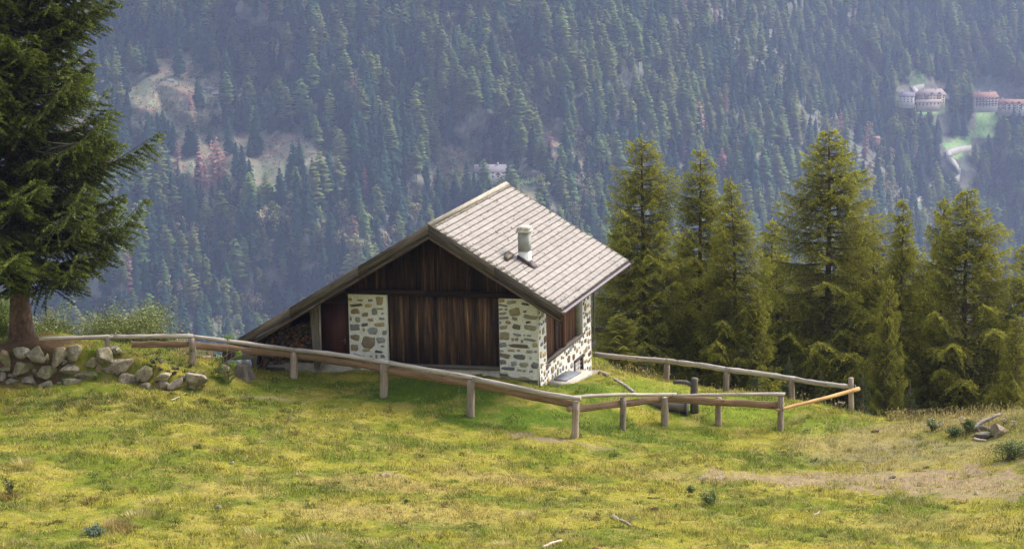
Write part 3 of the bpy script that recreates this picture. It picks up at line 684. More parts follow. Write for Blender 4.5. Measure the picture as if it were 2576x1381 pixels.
# ridge board, barge boards
mb=MB(); mb.prism([rp(RX-.12,YF-.03,.045),HL(RX,YF-.03,RZ+.075),rp(RX+.15,YF-.03,.048),HL(RX,YF-.03,RZ+.02)],EY*(YB-YF+.05),T=[EY,EX,EZ],col=(.72,.69,.60)); hobj('ridge_board',mb,M['shingle'])
def barge(name,xa,xb,y,t,za,zb,segs,mat,jit=.0,seedc=(.85,1.1)):
    """board following the verge between heights za (top) and zb (bottom) below the roof line"""
    mb=MB(); q=np.linspace(xa,xb,segs+1)
    for i in range(segs):
        a,b=q[i],q[i+1]; g=(HL(b,0,rz(b))-HL(a,0,rz(a))); g/=np.linalg.norm(g); nn=np.cross(g,EY); c=rng.uniform(*seedc)
        o1=rng.uniform(-jit,jit)
        mb.prism([HL(a,y+o1,rz(a)-za),HL(b-.004*np.sign(b-a),y+o1,rz(b)-za),HL(b-.004*np.sign(b-a),y+o1,rz(b)-zb),HL(a,y+o1,rz(a)-zb)],EY*t,T=[g,nn,EY],col=(c,c,c))
    return hobj(name,mb,mat)
for sx,xe,sg in ((1,XE,2),(-1,XL,3)):
    barge('barge_board',RX,xe,YF-.045,.04,-.03 if sx<0 else .012,.30,sg,M['verge_wood'],.003)
    barge('verge_trim',RX+sx*.0,xe-sx*.02,YF-.003,.05,.315,.50,sg,M['verge_wood'],.003,(.6,.8))
    barge('verge_trim',RX,xe-sx*.05,YF-.05,.035,.40,.46,sg*2,M['plank_wood'],.002,(.35,.5))
# rear verge
for xe in (XE,XL): barge('barge_board',RX,xe,YB,.04,.012,.26,2,M['grey_wood'])
# rafters and purlins
for k in range(11):
    y=YF+.25+k*.8
    for xe in (XE-.05,XL+.05):
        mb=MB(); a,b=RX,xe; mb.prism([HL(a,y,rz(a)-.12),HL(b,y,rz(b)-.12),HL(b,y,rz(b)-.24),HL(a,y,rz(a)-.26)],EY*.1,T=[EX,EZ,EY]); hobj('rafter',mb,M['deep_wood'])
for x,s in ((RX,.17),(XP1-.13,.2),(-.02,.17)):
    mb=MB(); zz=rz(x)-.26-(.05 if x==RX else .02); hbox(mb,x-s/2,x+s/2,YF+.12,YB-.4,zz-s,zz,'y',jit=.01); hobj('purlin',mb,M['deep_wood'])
# gutter and downpipes
mb=MB(); n=9; rr=.075
def gut(y,dx=0):
    return [HL(XE+.085+rr*cos(pi+pi*k/(n-1)),y,rz(XE)-.055-.012*(y-YF)/8+rr*sin(pi+pi*k/(n-1))*1.1) for k in range(n)]
A=gut(YF-.12); B=gut(YB+.22); 
for k in range(n-1): mb.add([A[k],A[k+1],B[k+1],B[k]],[(0,1,2,3)]); mb.add([A[k]+[0,0,-.004],A[k+1]+[0,0,-.004],B[k+1]+[0,0,-.004],B[k]+[0,0,-.004]],[(3,2,1,0)])
mb.add(A,[list(range(n))]); mb.add(B,[list(range(n))[::-1]])
for k in range(9): 
    y=YF+.3+k*.98; c=[HL(XE+.085+(rr+.012)*cos(pi+pi*q/6),y,rz(XE)-.055-.012*(y-YF)/8+(rr+.012)*sin(pi+pi*q/6)*1.1) for q in range(7)]; mb.tube(c,.008,4)
g=hobj('gutter',mb,M['gutter'])
mb=MB(); yd=LY+.06; zg=rz(XE)-.15
mb.tube([HL(XE+.085,YB-.05,zg+.02),HL(XE+.085,YB-.05,zg-.14),HL(XE-.02,YB-.15,zg-.25),HL(.3,yd+.1,zg-.42),HL(.1,yd,zg-.55),HL(.09,yd-.02,zg-.75),HL(.09,yd-.02,-1.3)],.045,8); hobj('downpipe',mb,M['metal'])

# chimney
cy0=on_plane(1329.4,670,HL(RX,0,RZ),np.cross(EX*1-EZ*TR,EY)); q=h_inv(cy0); cxr,cyf=q[0],q[1]; print('chimney',q)
S=.35; zb=rz(cxr)-.1
mb=MB(); hbox(mb,cxr-S,cxr,cyf,cyf+S,zb-.3,q[2]+.50,'z'); ch=hobj('chimney',mb,M['white_paint'],roof)
mb=MB(); hbox(mb,cxr-S-.004,cxr+.004,cyf-.004,cyf+S+.004,q[2]+.50,q[2]+1.17,'z'); obj('chimney_shaft',mb,M['chimney_grey'],ch) if False else obj('chimney_shaft',mb,M['chimney_grey'],roof,label='grey upper chimney stack')
mb=MB(); z0=q[2]+1.17
hbox(mb,cxr-S-.06,cxr+.06,cyf-.06,cyf+S+.06,z0,z0+.06); hbox(mb,cxr-S-.035,cxr+.035,cyf-.035,cyf+S+.035,z0+.06,z0+.12)
def frustum(mb,x0,x1,y0,y1,z0,z1,i):
    P=[HL(x0,y0,z0),HL(x1,y0,z0),HL(x1,y1,z0),HL(x0,y1,z0),HL(x0+i,y0+i,z1),HL(x1-i,y0+i,z1),HL(x1-i,y1-i,z1),HL(x0+i,y1-i,z1)]
    mb.add(P,[(3,2,1,0),(0,1,5,4),(1,2,6,5),(2,3,7,6),(3,0,4,7),(4,5,6,7)])
frustum(mb,cxr-S-.045,cxr+.045,cyf-.045,cyf+S+.045,z0+.12,z0+.20,.06); obj('chimney_cap',mb,mat_plain('pale_concrete_cap',(.55,.52,.45),.9,nscale=9),roof)
mb=MB(); # flashing
for (xa,xb,ya,yb) in ((cxr-S-.03,cxr+.04,cyf-.035,cyf),(cxr,cxr+.20,cyf-.035,cyf+S+.03)):
    mb.prism([rp(xa,ya,.05),rp(xb,ya,.05),rp(xb,ya,.09 if xb>cxr+.1 else .17),rp(xa,ya,.17)],EY*(yb-ya))
obj('flashing',mb,M['metal'],roof)
a=on_plane(1268,655,HL(RX,0,RZ),np.cross(EX-EZ*TR,EY)); q2=h_inv(a)
mb=MB(); mb.box(HL(q2[0],q2[1],rz(q2[0])+.05),EY*.7-EX*.02,EX*.13-EZ*.13*TR,EZ*.13,col=(1.5,1.4,1.3)); o=obj('roof_batten_block',mb,M['grey_wood'],roof)

# woodshed side: door, poles, floor beam, walls
xd0,_=on_front(803,850,.2); xd1=XP1
mb=MB(); hbox(mb,xd0,xd1-.03,.2,.26,.45,2.55,'z'); dr=hobj('door',mb,M['red_wood'],label='dark red brown boarded door under the long eave')
hx,hz=on_front(868,857,.18); mb=MB(); mb.box(HL(hx-.02,.17,hz-.12),EZ*.2,EX*.035,EY*.03); mb.tube([HL(hx,.18,hz),HL(hx,.12,hz),HL(hx-.13,.12,hz)],.012,6); hobj('handle',mb,M['iron'],dr)
mb=MB(); 
for k in range(7):
    x=xd0+(xd1-xd0)*k/7; 
hbox(mb,xd0-.06,xd0,.14,.3,.42,2.4,'z'); hbox(mb,xd0-.06,xd1,.15,.29,2.55,2.75,'x')
mb.prism([HL(xd0-.06,.22,2.75),HL(xd1,.22,2.75),HL(xd1,.22,rz(xd1)-.25),HL(xd0-.06,.22,rz(xd0-.06)-.25)],EY*.06,T=[EX,EZ,EY])
hobj('door_frame',mb,M['deep_wood'])
xl0,_=on_front(645,900,.2)
mb=MB(); xs_=on_front(806,925,-.05)
for k,(pa,pb,ww) in enumerate((((783,772),(797,928),.16),((790,768),(800,930),.10),((795,768),(802,925),.09),((802,765),(806,915),.08))):
    a=on_plane(pa[0],pa[1],HL(0,-.08-.02*k,0),np.cross(EX,EZ)); b=on_plane(pb[0],pb[1],HL(0,-.10-.03*k,0),np.cross(EX,EZ))
    mb=MB(); mb.box(a-EX*ww/2,b-a,EX*ww,EY*.05,jit=.02,col=np.full(3,.7+.08*(k%2))); hobj('leaning_pole',mb,M['rail_wood'])
a=on_plane(812,900,HL(0,-.1,0),np.cross(EX,EZ)); b=on_plane(799,932,HL(0,-.12,0),np.cross(EX,EZ)); mb=MB(); mb.box(a,b-a,EX*.09,EY*.05); hobj('brace',mb,M['rail_wood'])
mb=MB(); hbox(mb,xl0-.1,xl0+.08,.0,.16,.1,rz(xl0)-.3,'z'); hobj('shed_corner_post',mb,M['rail_wood'])
mb=MB(); hbox(mb,xl0-.1,xd0,.04,.2,.22,.34,'x',jit=.02); hobj('shed_floor_beam',mb,M['rail_wood'])
mb=MB(); 
k=xl0-.05
mb.prism([HL(k,1.6,-.4),HL(xd1,1.6,-.4),HL(xd1,1.6,rz(xd1)-.3),HL(k,1.6,rz(k)-.3)],EY*.05,T=[EZ,EX,EY]); 
mb.prism([HL(k,.2,-.4),HL(k,LY,-.4),HL(k,LY,rz(k)-.28),HL(k,.2,rz(k)-.28)],EX*.05,T=[EZ,EY,EX])
mb.prism([HL(XP1-.02,.27,.3),HL(XP1-.02,LY,.3),HL(XP1-.02,LY,rz(XP1)-.28),HL(XP1-.02,.27,rz(XP1)-.28)],EX*.05,T=[EZ,EY,EX])
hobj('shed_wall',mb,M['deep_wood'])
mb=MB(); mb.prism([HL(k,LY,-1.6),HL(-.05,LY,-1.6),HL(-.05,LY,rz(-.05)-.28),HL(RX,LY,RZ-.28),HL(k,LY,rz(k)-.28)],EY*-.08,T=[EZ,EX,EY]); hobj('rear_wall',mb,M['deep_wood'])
mb=MB(); hbox(mb,xl0+.15,-.3,.3,LY-.1,-1.4,.40); hobj('foundation',mb,M['concrete'])

# firewood, each log its own
lm=[]
for v in range(6):
    mb=MB(); n=7 if v<3 else 4; L=.5; r=.06+.012*v
    if v<3: mb.tube([[0,0,0],[0,L,0]],r,n,jit=.3)
    else:
        a0=rng.random()*6; poly=[np.array([0,0,0])]+[np.array([cos(a0+q)*r*1.35,0,sin(a0+q)*r*1.35]) for q in (0,.5,1.0)]
        mb.prism(poly,[0,L,0],T=[[0,1,0],[1,0,0],[0,0,1]])
    me=mb.mesh('firewood_log'); me.materials.append(None); lm.append(me)
lmats=[mat_wood('firewood_'+n_,st,grain=25,along=4) for n_,st in (('grey',((.25,(.05,.04,.035)),(.5,(.11,.09,.075)),(.8,(.20,.17,.14)))),('brown',((.25,(.07,.04,.028)),(.5,(.16,.09,.06)),(.8,(.26,.15,.09)))),('orange',((.25,(.20,.08,.035)),(.5,(.36,.17,.07)),(.8,(.48,.28,.12)))))]
meshes={}
for i,me in enumerate(lm):
    for j,mm in enumerate(lmats):
        c=me.copy(); c.materials[0]=mm; meshes[i,j]=c
nlog=0
def log_at(x,y,z,j,lab,rot=0.):
    global nlog
    if nlog>=285: return
    me=meshes[int(rng.integers(0,6)),j]; o=bpy.data.objects.new('firewood_log',me); P=HL(x,y,z); o.location=P
    o.rotation_euler=(rng.normal()*.06,rng.uniform(0,6.28),-PS+rng.normal()*.07+rot); link(o); tag(o,lab,'firewood','firewood logs stacked in the shed'); nlog+=1
x0=xl0+.12; z=.36; row=0
while z<2.3:
    x=x0+rng.uniform(0,.06)
    while x<xd0-.2:
        top=min(rz(x)-.55, 1.75+.12*sin(x*3)+.1)
        if z<top-.02:
            mid=math.exp(-((z-1.15)/.3)**2)*(.5+.5*sst(-9.6,-8.8,x)); q=rng.random(); j=2 if q<.34*mid else 1 if q<.35+.4*mid else 0
            zone='in the low stack' if z<.75 else 'in the middle of the stack' if z<1.35 else 'on top of the stack'
            cn=('grey','brown','orange')[j]
            log_at(x,.22+rng.uniform(0,.14),z+rng.uniform(-.02,.02),j,f'{cn} firewood log {zone} under the long eave')
        x+=rng.uniform(.10,.15)
    z+=.105; row+=1
print('logs',nlog)
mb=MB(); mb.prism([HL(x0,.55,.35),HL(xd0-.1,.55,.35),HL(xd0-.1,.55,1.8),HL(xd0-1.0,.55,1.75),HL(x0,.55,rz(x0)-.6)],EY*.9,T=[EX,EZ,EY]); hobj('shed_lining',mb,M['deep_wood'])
tt=thing('split_block',HL(xl0+.3,-.1,.25),'split wood block leaning against the lowest firewood','wood block')
mb=MB(); mb.box(HL(xl0+.22,-.12,.2),EZ*.42+EX*.16,EX*.16,EY*.14,jit=.02); obj('block_body',mb,lmats[1],tt); mb=MB(); mb.box(HL(xl0+.17,-.10,.215),EZ*.40+EX*.15,EX*.04,EY*.13,jit=.01); obj('bark_strip',mb,M['bark'],tt)

# concrete apron, hatch and curb by the side wall
q=[(1396,966),(1432,966),(1476,936),(1500,937),(1492,931),(1462,930),(1400,940)]
mb=MB()
def apz(px,py): 
    p=hit(px,py); return p
hz0=.0
P=[on_plane(a,b,[0,0,-.05-.9*t],[0,0,1]) for (a,b,t) in ((1382,960,0),(1436,962,.15),(1490,934,.72),(1466,929,.75),(1400,940,.2))]
mb.prism([p for p in P],[0,0,-.18]); 
ap=thing('concrete_apron',P[0],'concrete apron around a grey hatch at the foot of the side wall','apron')
obj('slab',mb,M['concrete'],ap)
P=[on_plane(a,b,[0,0,-.02-.9*t],[0,0,1])+[0,0,.02] for (a,b,t) in ((1393,954,0.02),(1424,957,.12),(1462,937,.60),(1425,932,.4))]
mb=MB(); mb.prism(P,[0,0,-.05]); obj('hatch_cover',mb,M['slab'],ap)
cb=[(1488,935),(1506,938),(1525,946),(1548,960),(1572,975),(1592,990)]
Q=[hit(a,b)+[0,0,.03] for a,b in cb]; Q[0]=P[2]*.4+Q[0]*.6
mb=MB()
for a,b in zip(Q[:-1],Q[1:]): mb.box(a-[.0,.0,.2],b-a,np.array([.10,.10,0]),[0,0,.24],jit=.01)
o=obj('kerb_stone',mb,mat_plain('dark_kerb',(.30,.26,.22),.9),None,origin=Q[0]-[0,0,.2]); tag(o,'narrow grey kerb running down the lawn from the hut corner','kerb')
# ------------------------------------------------------------------ fences
def log_path(pts,n=4):
    pts=np.array(pts,float); out=[]
    for a,b in zip(pts[:-1],pts[1:]):
        for k in range(n): out.append(a+(b-a)*k/n)
    out.append(pts[-1]); return np.array(out)
def rail(mb,a,b,r0,r1,n=9,bend=.02,jit=.12,col=(1,1,1)):
    m=12; t=np.linspace(0,1,m)[:,None]; P=a+(b-a)*t; k=rng.normal(size=3)*bend; P=P+np.sin(t*pi)*k+np.sin(t*9+rng.random()*6)*bend*.25*rng.normal(size=3)
    mb.tube(P,np.linspace(r0,r1,m)*(1+.08*np.sin(t[:,0]*23+rng.random()*6)),n,jit,col=col)
def half_plank(mb,a,b,h,th=.045,col=(1,1,1)):
    m=14; t=np.linspace(0,1,m)[:,None]; P=a+(b-a)*t; d=(b-a)/np.linalg.norm(b-a); nn=np.cross(d,[0,0,1.]); nn/=np.linalg.norm(nn)
    off=rng.random(3)*60; L=np.linalg.norm(b-a); V=[];T=[]
    for i in range(m):
        w1=h/2*(1+.12*math.sin(i*1.3+off[0])+.08*rng.normal()*.5); w2=h/2*(1+.1*math.sin(i*.9+off[1]))
        for u,v in ((-.5,-w2),(-.5,w1),(.5,w1),(.5,-w2)): V.append(P[i]+nn*th*u+np.array([0,0,v])); T.append(off+[L*i/(m-1),v,u*th])
    f=[(0,1,2,3),((m-1)*4+3,(m-1)*4+2,(m-1)*4+1,(m-1)*4)]
    for i in range(m-1):
        for k in range(4): f.append((i*4+k,i*4+(k+1)%4,(i+1)*4+(k+1)%4,(i+1)*4+k))
    mb.add(V,f,tc=T,col=col)
def post(parent,base,top,r,name='post',col=(1,1,1)):
    mb=MB(); a=np.array(base)-[0,0,.25]; b=np.array(top); t=np.linspace(0,1,6)[:,None]
    P=a+(b-a)*t+np.array([.01,.01,0])*np.sin(t*5+rng.random()*6); mb.tube(P,r*(1.05-.1*t[:,0]),9,.18,col=np.array(col)*[1,.93,.86]*rng.uniform(.6,.92))
    return obj(name,mb,M['rail_wood'],parent)
def fence(name,label,posts,rails,planks,group=None):
    """posts: (x of foot, y of foot, y of top, half width px); returns the thing and depth lookup"""
    b0=[hit(p[0],p[1]) for p in posts]
    th=thing(name,b0[0],label,'fence')
    ys=np.array([[p[0],b[1]] for p,b in zip(posts,b0)])
    Y=lambda px: float(np.interp(px,ys[:,0],ys[:,1]) if ys[0,0]<=px<=ys[-1,0] else (ys[0,1]+(ys[1,1]-ys[0,1])*(px-ys[0,0])/(ys[1,0]-ys[0,0]) if px<ys[0,0] else ys[-1,1]+(ys[-1,1]-ys[-2,1])*(px-ys[-1,0])/(ys[-1,0]-ys[-2,0])))
    for p,b in zip(posts,b0): post(th,b,at(p[0]-(p[4] if len(p)>4 else 0),p[2],b[1]),p[3]/72,col=(1,.97,.94))
    for (x0,y0,x1,y1,t0,t1) in rails:
        mb=MB(); rail(mb,at(x0,y0,Y(x0)),at(x1,y1,Y(x1)),t0/150,t1/150); obj('rail',mb,M['rail_wood'],th)
    for (x0,y0,x1,y1,hh) in planks:
        mb=MB(); o=np.array([0,.10,0]); half_plank(mb,at(x0,y0,Y(x0)+.1),at(x1,y1,Y(x1)+.1),hh/75,col=(1,.97,.95)); obj('plank_rail',mb,M['plank_wood'],th)
    return th,Y
fa,YA=fence('rail_fence','long rail fence running from the big spruce past the front of the hut',
 [(270,882,848,7),(483,914,849,9),(739,952,882,10),(965,998,914,10),(1184,1047,955,10),(1447,1101,1010,9)],
 [(98,852,285,847,11,12),(280,847,486,845,12,12),(478,845,745,881,10,12),(735,880,985,915,12,13),(980,913,1195,951,13,13),(1190,951,1460,1004,14,13)],
 [(330,867,480,865,16),(487,868,736,893,19),(744,893,962,925,19),(970,930,1182,965,19),(1190,965,1440,1018,19)])
mb=MB(); p=at(1439,1025,YA(1447)+.05); mb.tube([p,p+[-.12,-.2,-.01]],[.09,.09],9,.1); obj('plank_end',mb,M['plank_wood'],fa)
fb,YB_=fence('paddock_fence','short rail fence in front of the water trough',
 [(1567,1080,1000,8),(1672,1068,1000,9),(1808,1067,1000,8),(1964,1081,996,8)],
 [(1438,999,1600,992,9,9),(1590,993,1700,992,9,10),(1690,995,1975,991,8,10)],
 [(1455,1028,1665,1004,17),(1680,1004,1960,1020,18)])
fc,YC=fence('back_rail_fence','single thick rail fence along the far edge of the lawn behind the trough',
 [(1677,958,914,8),(1827,985,934,8),(1992,1005,952,8),(2141,1036,950,7)],
 [(1494,891,1685,908,14,14),(1675,908,1835,931,14,15),(1825,929,2000,953,15,14),(1990,952,2138,973,14,13)],[])
pl=at(2137,978,YC(2141)-.08)
gp=thing('gate_pole',at(1953,1030,YB_(1964)-.12),'pale slender pole barring the gap between two fence corners','pole')
mb=MB(); rail(mb,at(1953,1031,YB_(1964)-.15),at(2160,978,YC(2141)-.2),.055,.075,bend=.02); obj('pole_shaft',mb,M['fresh_wood'],gp)
for a,Yq in (((1969,1027),YB_(1964)-.12),((2152,979),YC(2141)-.18)):
    c=at(a[0],a[1],Yq); mb=MB(); mb.tube([c+[.0,.16,.13],c+[0,-.06,.10],c+[.01,-.09,-.03],c+[0,-.02,-.1],c+[0,.16,-.12]],.014,6); obj('iron_strap',mb,M['iron'],gp)
fd=None
for i,(a,b,c_,d,l) in enumerate(((352,897,466,893,'short pale log lying at the lip left of the fence post'),(462,900,638,897,'longer pale log lying at the lip towards the woodshed'))):
    A=at(a,b,2.2-.2*i); B=at(c_,d,2.6-.2*i); mb=MB(); rail(mb,A,B,.085,.09,bend=.015,n=10)
    o=obj('lying_log',mb,M['rail_wood'],origin=A); tag(o,l,'log','logs lying along the lip')
    # short supports under each
# ------------------------------------------------------------------ trough with carved spout post
b=hit(1748,1036); tr=thing('water_trough',b,'hollowed log water trough with a branch spout on a grey post','trough')
Yt=b[1]
mb=MB(); mb.tube([b-[0,0,.2],at(1746,1000,Yt),at(1747,960,Yt),at(1748,951,Yt)],[.16,.145,.13,.125],10,.08); obj('spout_post',mb,M['grey_wood'],tr)
mb=MB(); mb.tube([at(1746,975,Yt),at(1738,966,Yt-.03),at(1722,961,Yt-.06),at(1700,960,Yt-.1),at(1694,963,Yt-.1)],[.10,.075,.07,.07,.06],9,.12); obj('spout',mb,M['grey_wood'],tr)
mb=MB(); c=np.array([.6,.6,.62]); A=at(1630,1012,Yt+.1)-[0,0,.1]; B=at(1727,1022,Yt-.1)-[0,0,.1]
d=B-A; nn=np.cross(d,[0,0,1]); nn/=np.linalg.norm(nn); prof=[(-.30,.22),(-.24,.02),(-.12,-.16),(.12,-.16),(.24,.02),(.30,.22),(.22,.22),(.15,.04),(-.15,.04),(-.22,.22)]
V=[A+nn*u+np.array([0,0,v]) for u,v in prof]+[B+nn*u+np.array([0,0,v]) for u,v in prof]; n=len(prof)
mb.add(V,[(i,(i+1)%n,n+(i+1)%n,n+i) for i in range(n)]+[list(range(n))[::-1],list(range(n,2*n))],tc=[np.array([0,u,v]) for u,v in prof]+[np.array([2.,u,v]) for u,v in prof]); obj('log_basin',mb,M['grey_wood'],tr)
mb=MB(); e=at(1728,1020,Yt-.1)-[0,0,.12]; mb.box(e+nn*-.3-[0,0,.2],nn*.6,d/np.linalg.norm(d)*.04,[0,0,.5]); obj('metal_end',mb,M['slab'],tr)
mb=MB(); P=[A+nn*-.2+[0,0,.16],B+nn*-.2+[0,0,.16],B+nn*.2+[0,0,.16],A+nn*.2+[0,0,.16]]; mb.prism(P,[0,0,-.02]); 
wm,nt,b_,o_=newmat('trough_water'); b_.inputs['Base Color'].default_value=(.05,.07,.07,1); b_.inputs['Roughness'].default_value=.05; obj('water',mb,wm,tr)

# ------------------------------------------------------------------ stone wall
import bmesh
def boulder_pts(w,h,d,seed,cuts=13):
    """an angular lump: a subdivided ball cut by random planes"""
    bm=bmesh.new(); bmesh.ops.create_icosphere(bm,subdivisions=3,radius=1); V=np.array([v.co[:] for v in bm.verts]); Fc=[tuple(v.index for v in f.verts) for f in bm.faces]; bm.free()
    r=np.random.default_rng(seed)
    for _ in range(cuts):
        n=r.normal(size=3); n/=np.linalg.norm(n); k=r.uniform(.34,.72); q=V@n; V=V-np.outer(np.maximum(q-k,0),n)*.94
    V+= (fbm(V[:,0]*2.2+seed,V[:,1]*2.2+V[:,2]*1.7,seed)-.5)[:,None]*V*.22
    V+=(fbm(V[:,0]*7+seed,V[:,1]*7+V[:,2]*5,seed+9)-.5)[:,None]*V*.10
    V/=np.abs(V).max(0); return V*np.array([w/2,d/2,h/2]),Fc
stw=thing('dry_stone_wall',hit(260,975),'tumbled dry stone wall of lichened boulders below the big spruce','stone wall')
ST_=[ # photo x,y centre, w,h px, depth in front of the line, tint
(12,898,34,56,0,(1.25,1.05,.85)),(50,885,44,34,0,(1.25,1.27,1.3)),(94,895,52,46,-.1,(.95,.93,.9)),(146,900,46,48,-.1,(1.05,1.02,.85)),(190,885,46,50,0,(1.08,1.06,.95)),
(233,914,44,30,-.1,(1.02,.9,.78)),(268,895,44,42,-.1,(1.05,1.03,.9)),(305,917,72,38,-.2,(1.1,1.03,.98)),(290,936,74,30,-.1,(.75,.72,.7)),
(16,930,30,18,-.2,(.9,.9,.72)),(58,926,50,36,-.25,(.95,.95,.72)),(120,936,50,32,-.3,(.95,.97,.7)),(174,930,50,26,-.25,(1.02,1,.95)),(222,942,54,26,-.3,(.85,.86,.7)),(86,932,18,22,-.2,(1,.95,.85)),
(6,955,24,36,-.3,(.9,.9,.9)),(30,960,44,24,-.4,(1,.98,.95)),(76,958,44,24,-.4,(.9,.88,.85)),(120,968,46,22,-.5,(.85,.85,.82)),(176,958,60,26,-.4,(1.05,1.03,1.0)),(212,962,30,22,-.4,(.9,.88,.86)),(150,966,26,20,-.4,(.8,.8,.78)),
(314,962,64,40,-.5,(1.1,1.02,1.0)),(365,937,52,44,-.35,(1.08,1.04,.92)),(412,948,44,24,-.4,(1.08,1.06,.98)),(370,974,40,22,-.5,(1.0,.97,.93)),(410,970,44,26,-.5,(.85,.8,.72)),(444,966,42,28,-.45,(1.08,1.05,1.02)),(497,954,54,32,-.4,(1.03,.98,.92)),(484,974,24,18,-.45,(.7,.66,.6)),
(296,880,10,10,0,(1,1,1)),(290,873,26,18,.2,(.9,.88,.85)),(298,884,22,20,.15,(.8,.78,.74)),(135,915,18,14,0,(.8,.8,.78)),(78,918,20,16,0,(.85,.83,.8)),(118,905,14,30,0,(.8,.75,.7)),(164,912,20,16,-.1,(.8,.78,.7)),(246,966,20,14,-.4,(.75,.72,.68)),(348,955,18,14,-.4,(.8,.76,.7)),(392,958,16,12,-.4,(.8,.7,.6)),(465,950,20,12,-.2,(.8,.76,.7)),(555,928,40,24,.1,(.8,.76,.7)),(250,925,20,26,-.1,(1,.78,.66)),(30,945,26,12,-.3,(.85,.82,.7)),(100,946,20,14,-.3,(.8,.8,.75)),(196,945,22,12,-.3,(.9,.88,.8))]
def wall_Y(px,py):
    k=np.array([px]); 
    xw=atz(px,985,.6)[0]; return float(np.interp(xw,WALL[:,0],WALL[:,1]))
for i,(px,py,w,h,dz,tint) in enumerate(ST_):
    Yb=wall_Y(px,py)+.30+dz*.8; c=at(px,py,Yb); V,Fc=boulder_pts(w/72*1.1,h/70*1.1,.55 if w>30 else .35,100+i)
    mb=MB(); mb.add(V+c,Fc,col=np.array(tint)*[1.18,1.12,1.02]); obj('stone',mb,M['boulder'],stw)
# rubble between the stones
for i in range(48):
    px=rng.uniform(0,520); py=rng.uniform(900,982); Yb=wall_Y(px,py)+.45; c=at(px,py,Yb); V,Fc=boulder_pts(rng.uniform(.18,.34),rng.uniform(.14,.24),.3,300+i); mb=MB(); mb.add(V+c,Fc,col=np.array([.62,.56,.5])*rng.uniform(.6,1.1)); obj('stone',mb,M['boulder'],stw)
# loose boulders
def boulder(px,py,w,h,label,tint=(1,1,1),seed=1,name='boulder'):
    p=hit(px,py+h*.4); V,Fc=boulder_pts(w/72,h/70*1.3,w/90,seed); mb=MB(); mb.add(V+p+[0,0,h/70*.3],Fc,col=tint); o=obj(name,mb,M['boulder'],origin=p); return tag(o,label,'boulder')
boulder(2512,1083,58,34,'weathered tan boulder behind the dead branches at the right edge',(1.1,.95,.82),501)
boulder(2474,1094,46,18,'low dark rock beside the lighter log pieces',(.8,.76,.72),503,'rock')

# dead wood
def stick(px0,py0,px1,py1,r,label,h0=.06,h1=.06,mat='rail_wood',col=(1,1,1),fork=0):
    a=hit(px0,py0)+[0,0,h0]; b=hit(px1,py1)+[0,0,h1]; mb=MB(); rail(mb,a,b,r,r*.6,bend=r*.8,jit=.25,n=7,col=col)
    for k in range(fork):
        c=a+(b-a)*rng.uniform(.3,.8); e=c+np.array([rng.normal()*.15,rng.normal()*.1,.12+.15*rng.random()]); mb.tube([c,(c+e)/2+[0.02,0,.02],e],[r*.5,r*.4,r*.2],5)
    o=obj('dead_branch',mb,M[mat],origin=a); return tag(o,label,'branch','dead wood lying in the grass')
stick(2446,1086,2516,1062,.085,'thick bare branch leaning on the tan boulder',.1,.28,fork=3)
stick(2462,1092,2500,1093,.10,'short cut log piece below the leaning branch',.12,.12,'grey_wood')
stick(2455,1098,2485,1102,.08,'pale split log at the front of the dead wood pile',.08,.08,col=(1.2,1.15,1.05))
stick(2435,1078,2456,1084,.10,'dark rotten wood stub left of the leaning branch',.12,.1,'deep_wood',(2.5,2.2,2))
stick(2452,1106,2480,1110,.05,'flat bleached slat lowest in the dead wood pile',.04,.04,col=(1.2,1.15,1.1))
stick(1541,1303,1588,1325,.055,'bare brown stick lying in the open turf',.05,.04,fork=1)
stick(1366,1381,1412,1366,.05,'bleached stick poking in at the bottom edge',.05,.08,col=(1.2,1.1,1))
stick(1630,1253,1672,1258,.025,'thin grey twig left of the thistle clump',.03,.03,'grey_wood')
stick(2045,1299,2062,1290,.03,'tiny pale twig standing off the turf on the right',.03,.05)
stick(600,1300,655,1303,.05,'flat bleached board half sunk in the grass',.02,.02,'grey_wood',(1.8,1.7,1.6),fork=0)
stick(430,1010,452,1004,.02,'thin dry twig below the stone wall',.05,.1)
for i,(px,py,w,h,l,t) in enumerate(((550,1275,14,8,'small pale stone in the grass on the left',(1.3,1.2,1.1)),(970,1192,34,10,'flat pinkish stone in a bare patch',(1.3,1.05,.9)),(585,1164,14,6,'little white stone at the left of the meadow',(1.6,1.5,1.4)),(2455,1240,12,6,'white pebble on the bare earth at the right',(1.8,1.7,1.6)),(2200,1083,26,9,'dark clod near the right brow of the hill',(.5,.35,.25)),(2245,1200,20,7,'brown clod on the bare earth',(.5,.38,.28)),(1650,1280,22,10,'rust brown clod near the thin twig',(.6,.3,.2)),(1200,1345,20,7,'dark stone low in the centre of the meadow',(.6,.5,.45)),(1500,1380,16,7,'reddish clod at the bottom edge',(.7,.4,.3)))):
    boulder(px,py,w,h,l,t,600+i,'stone')

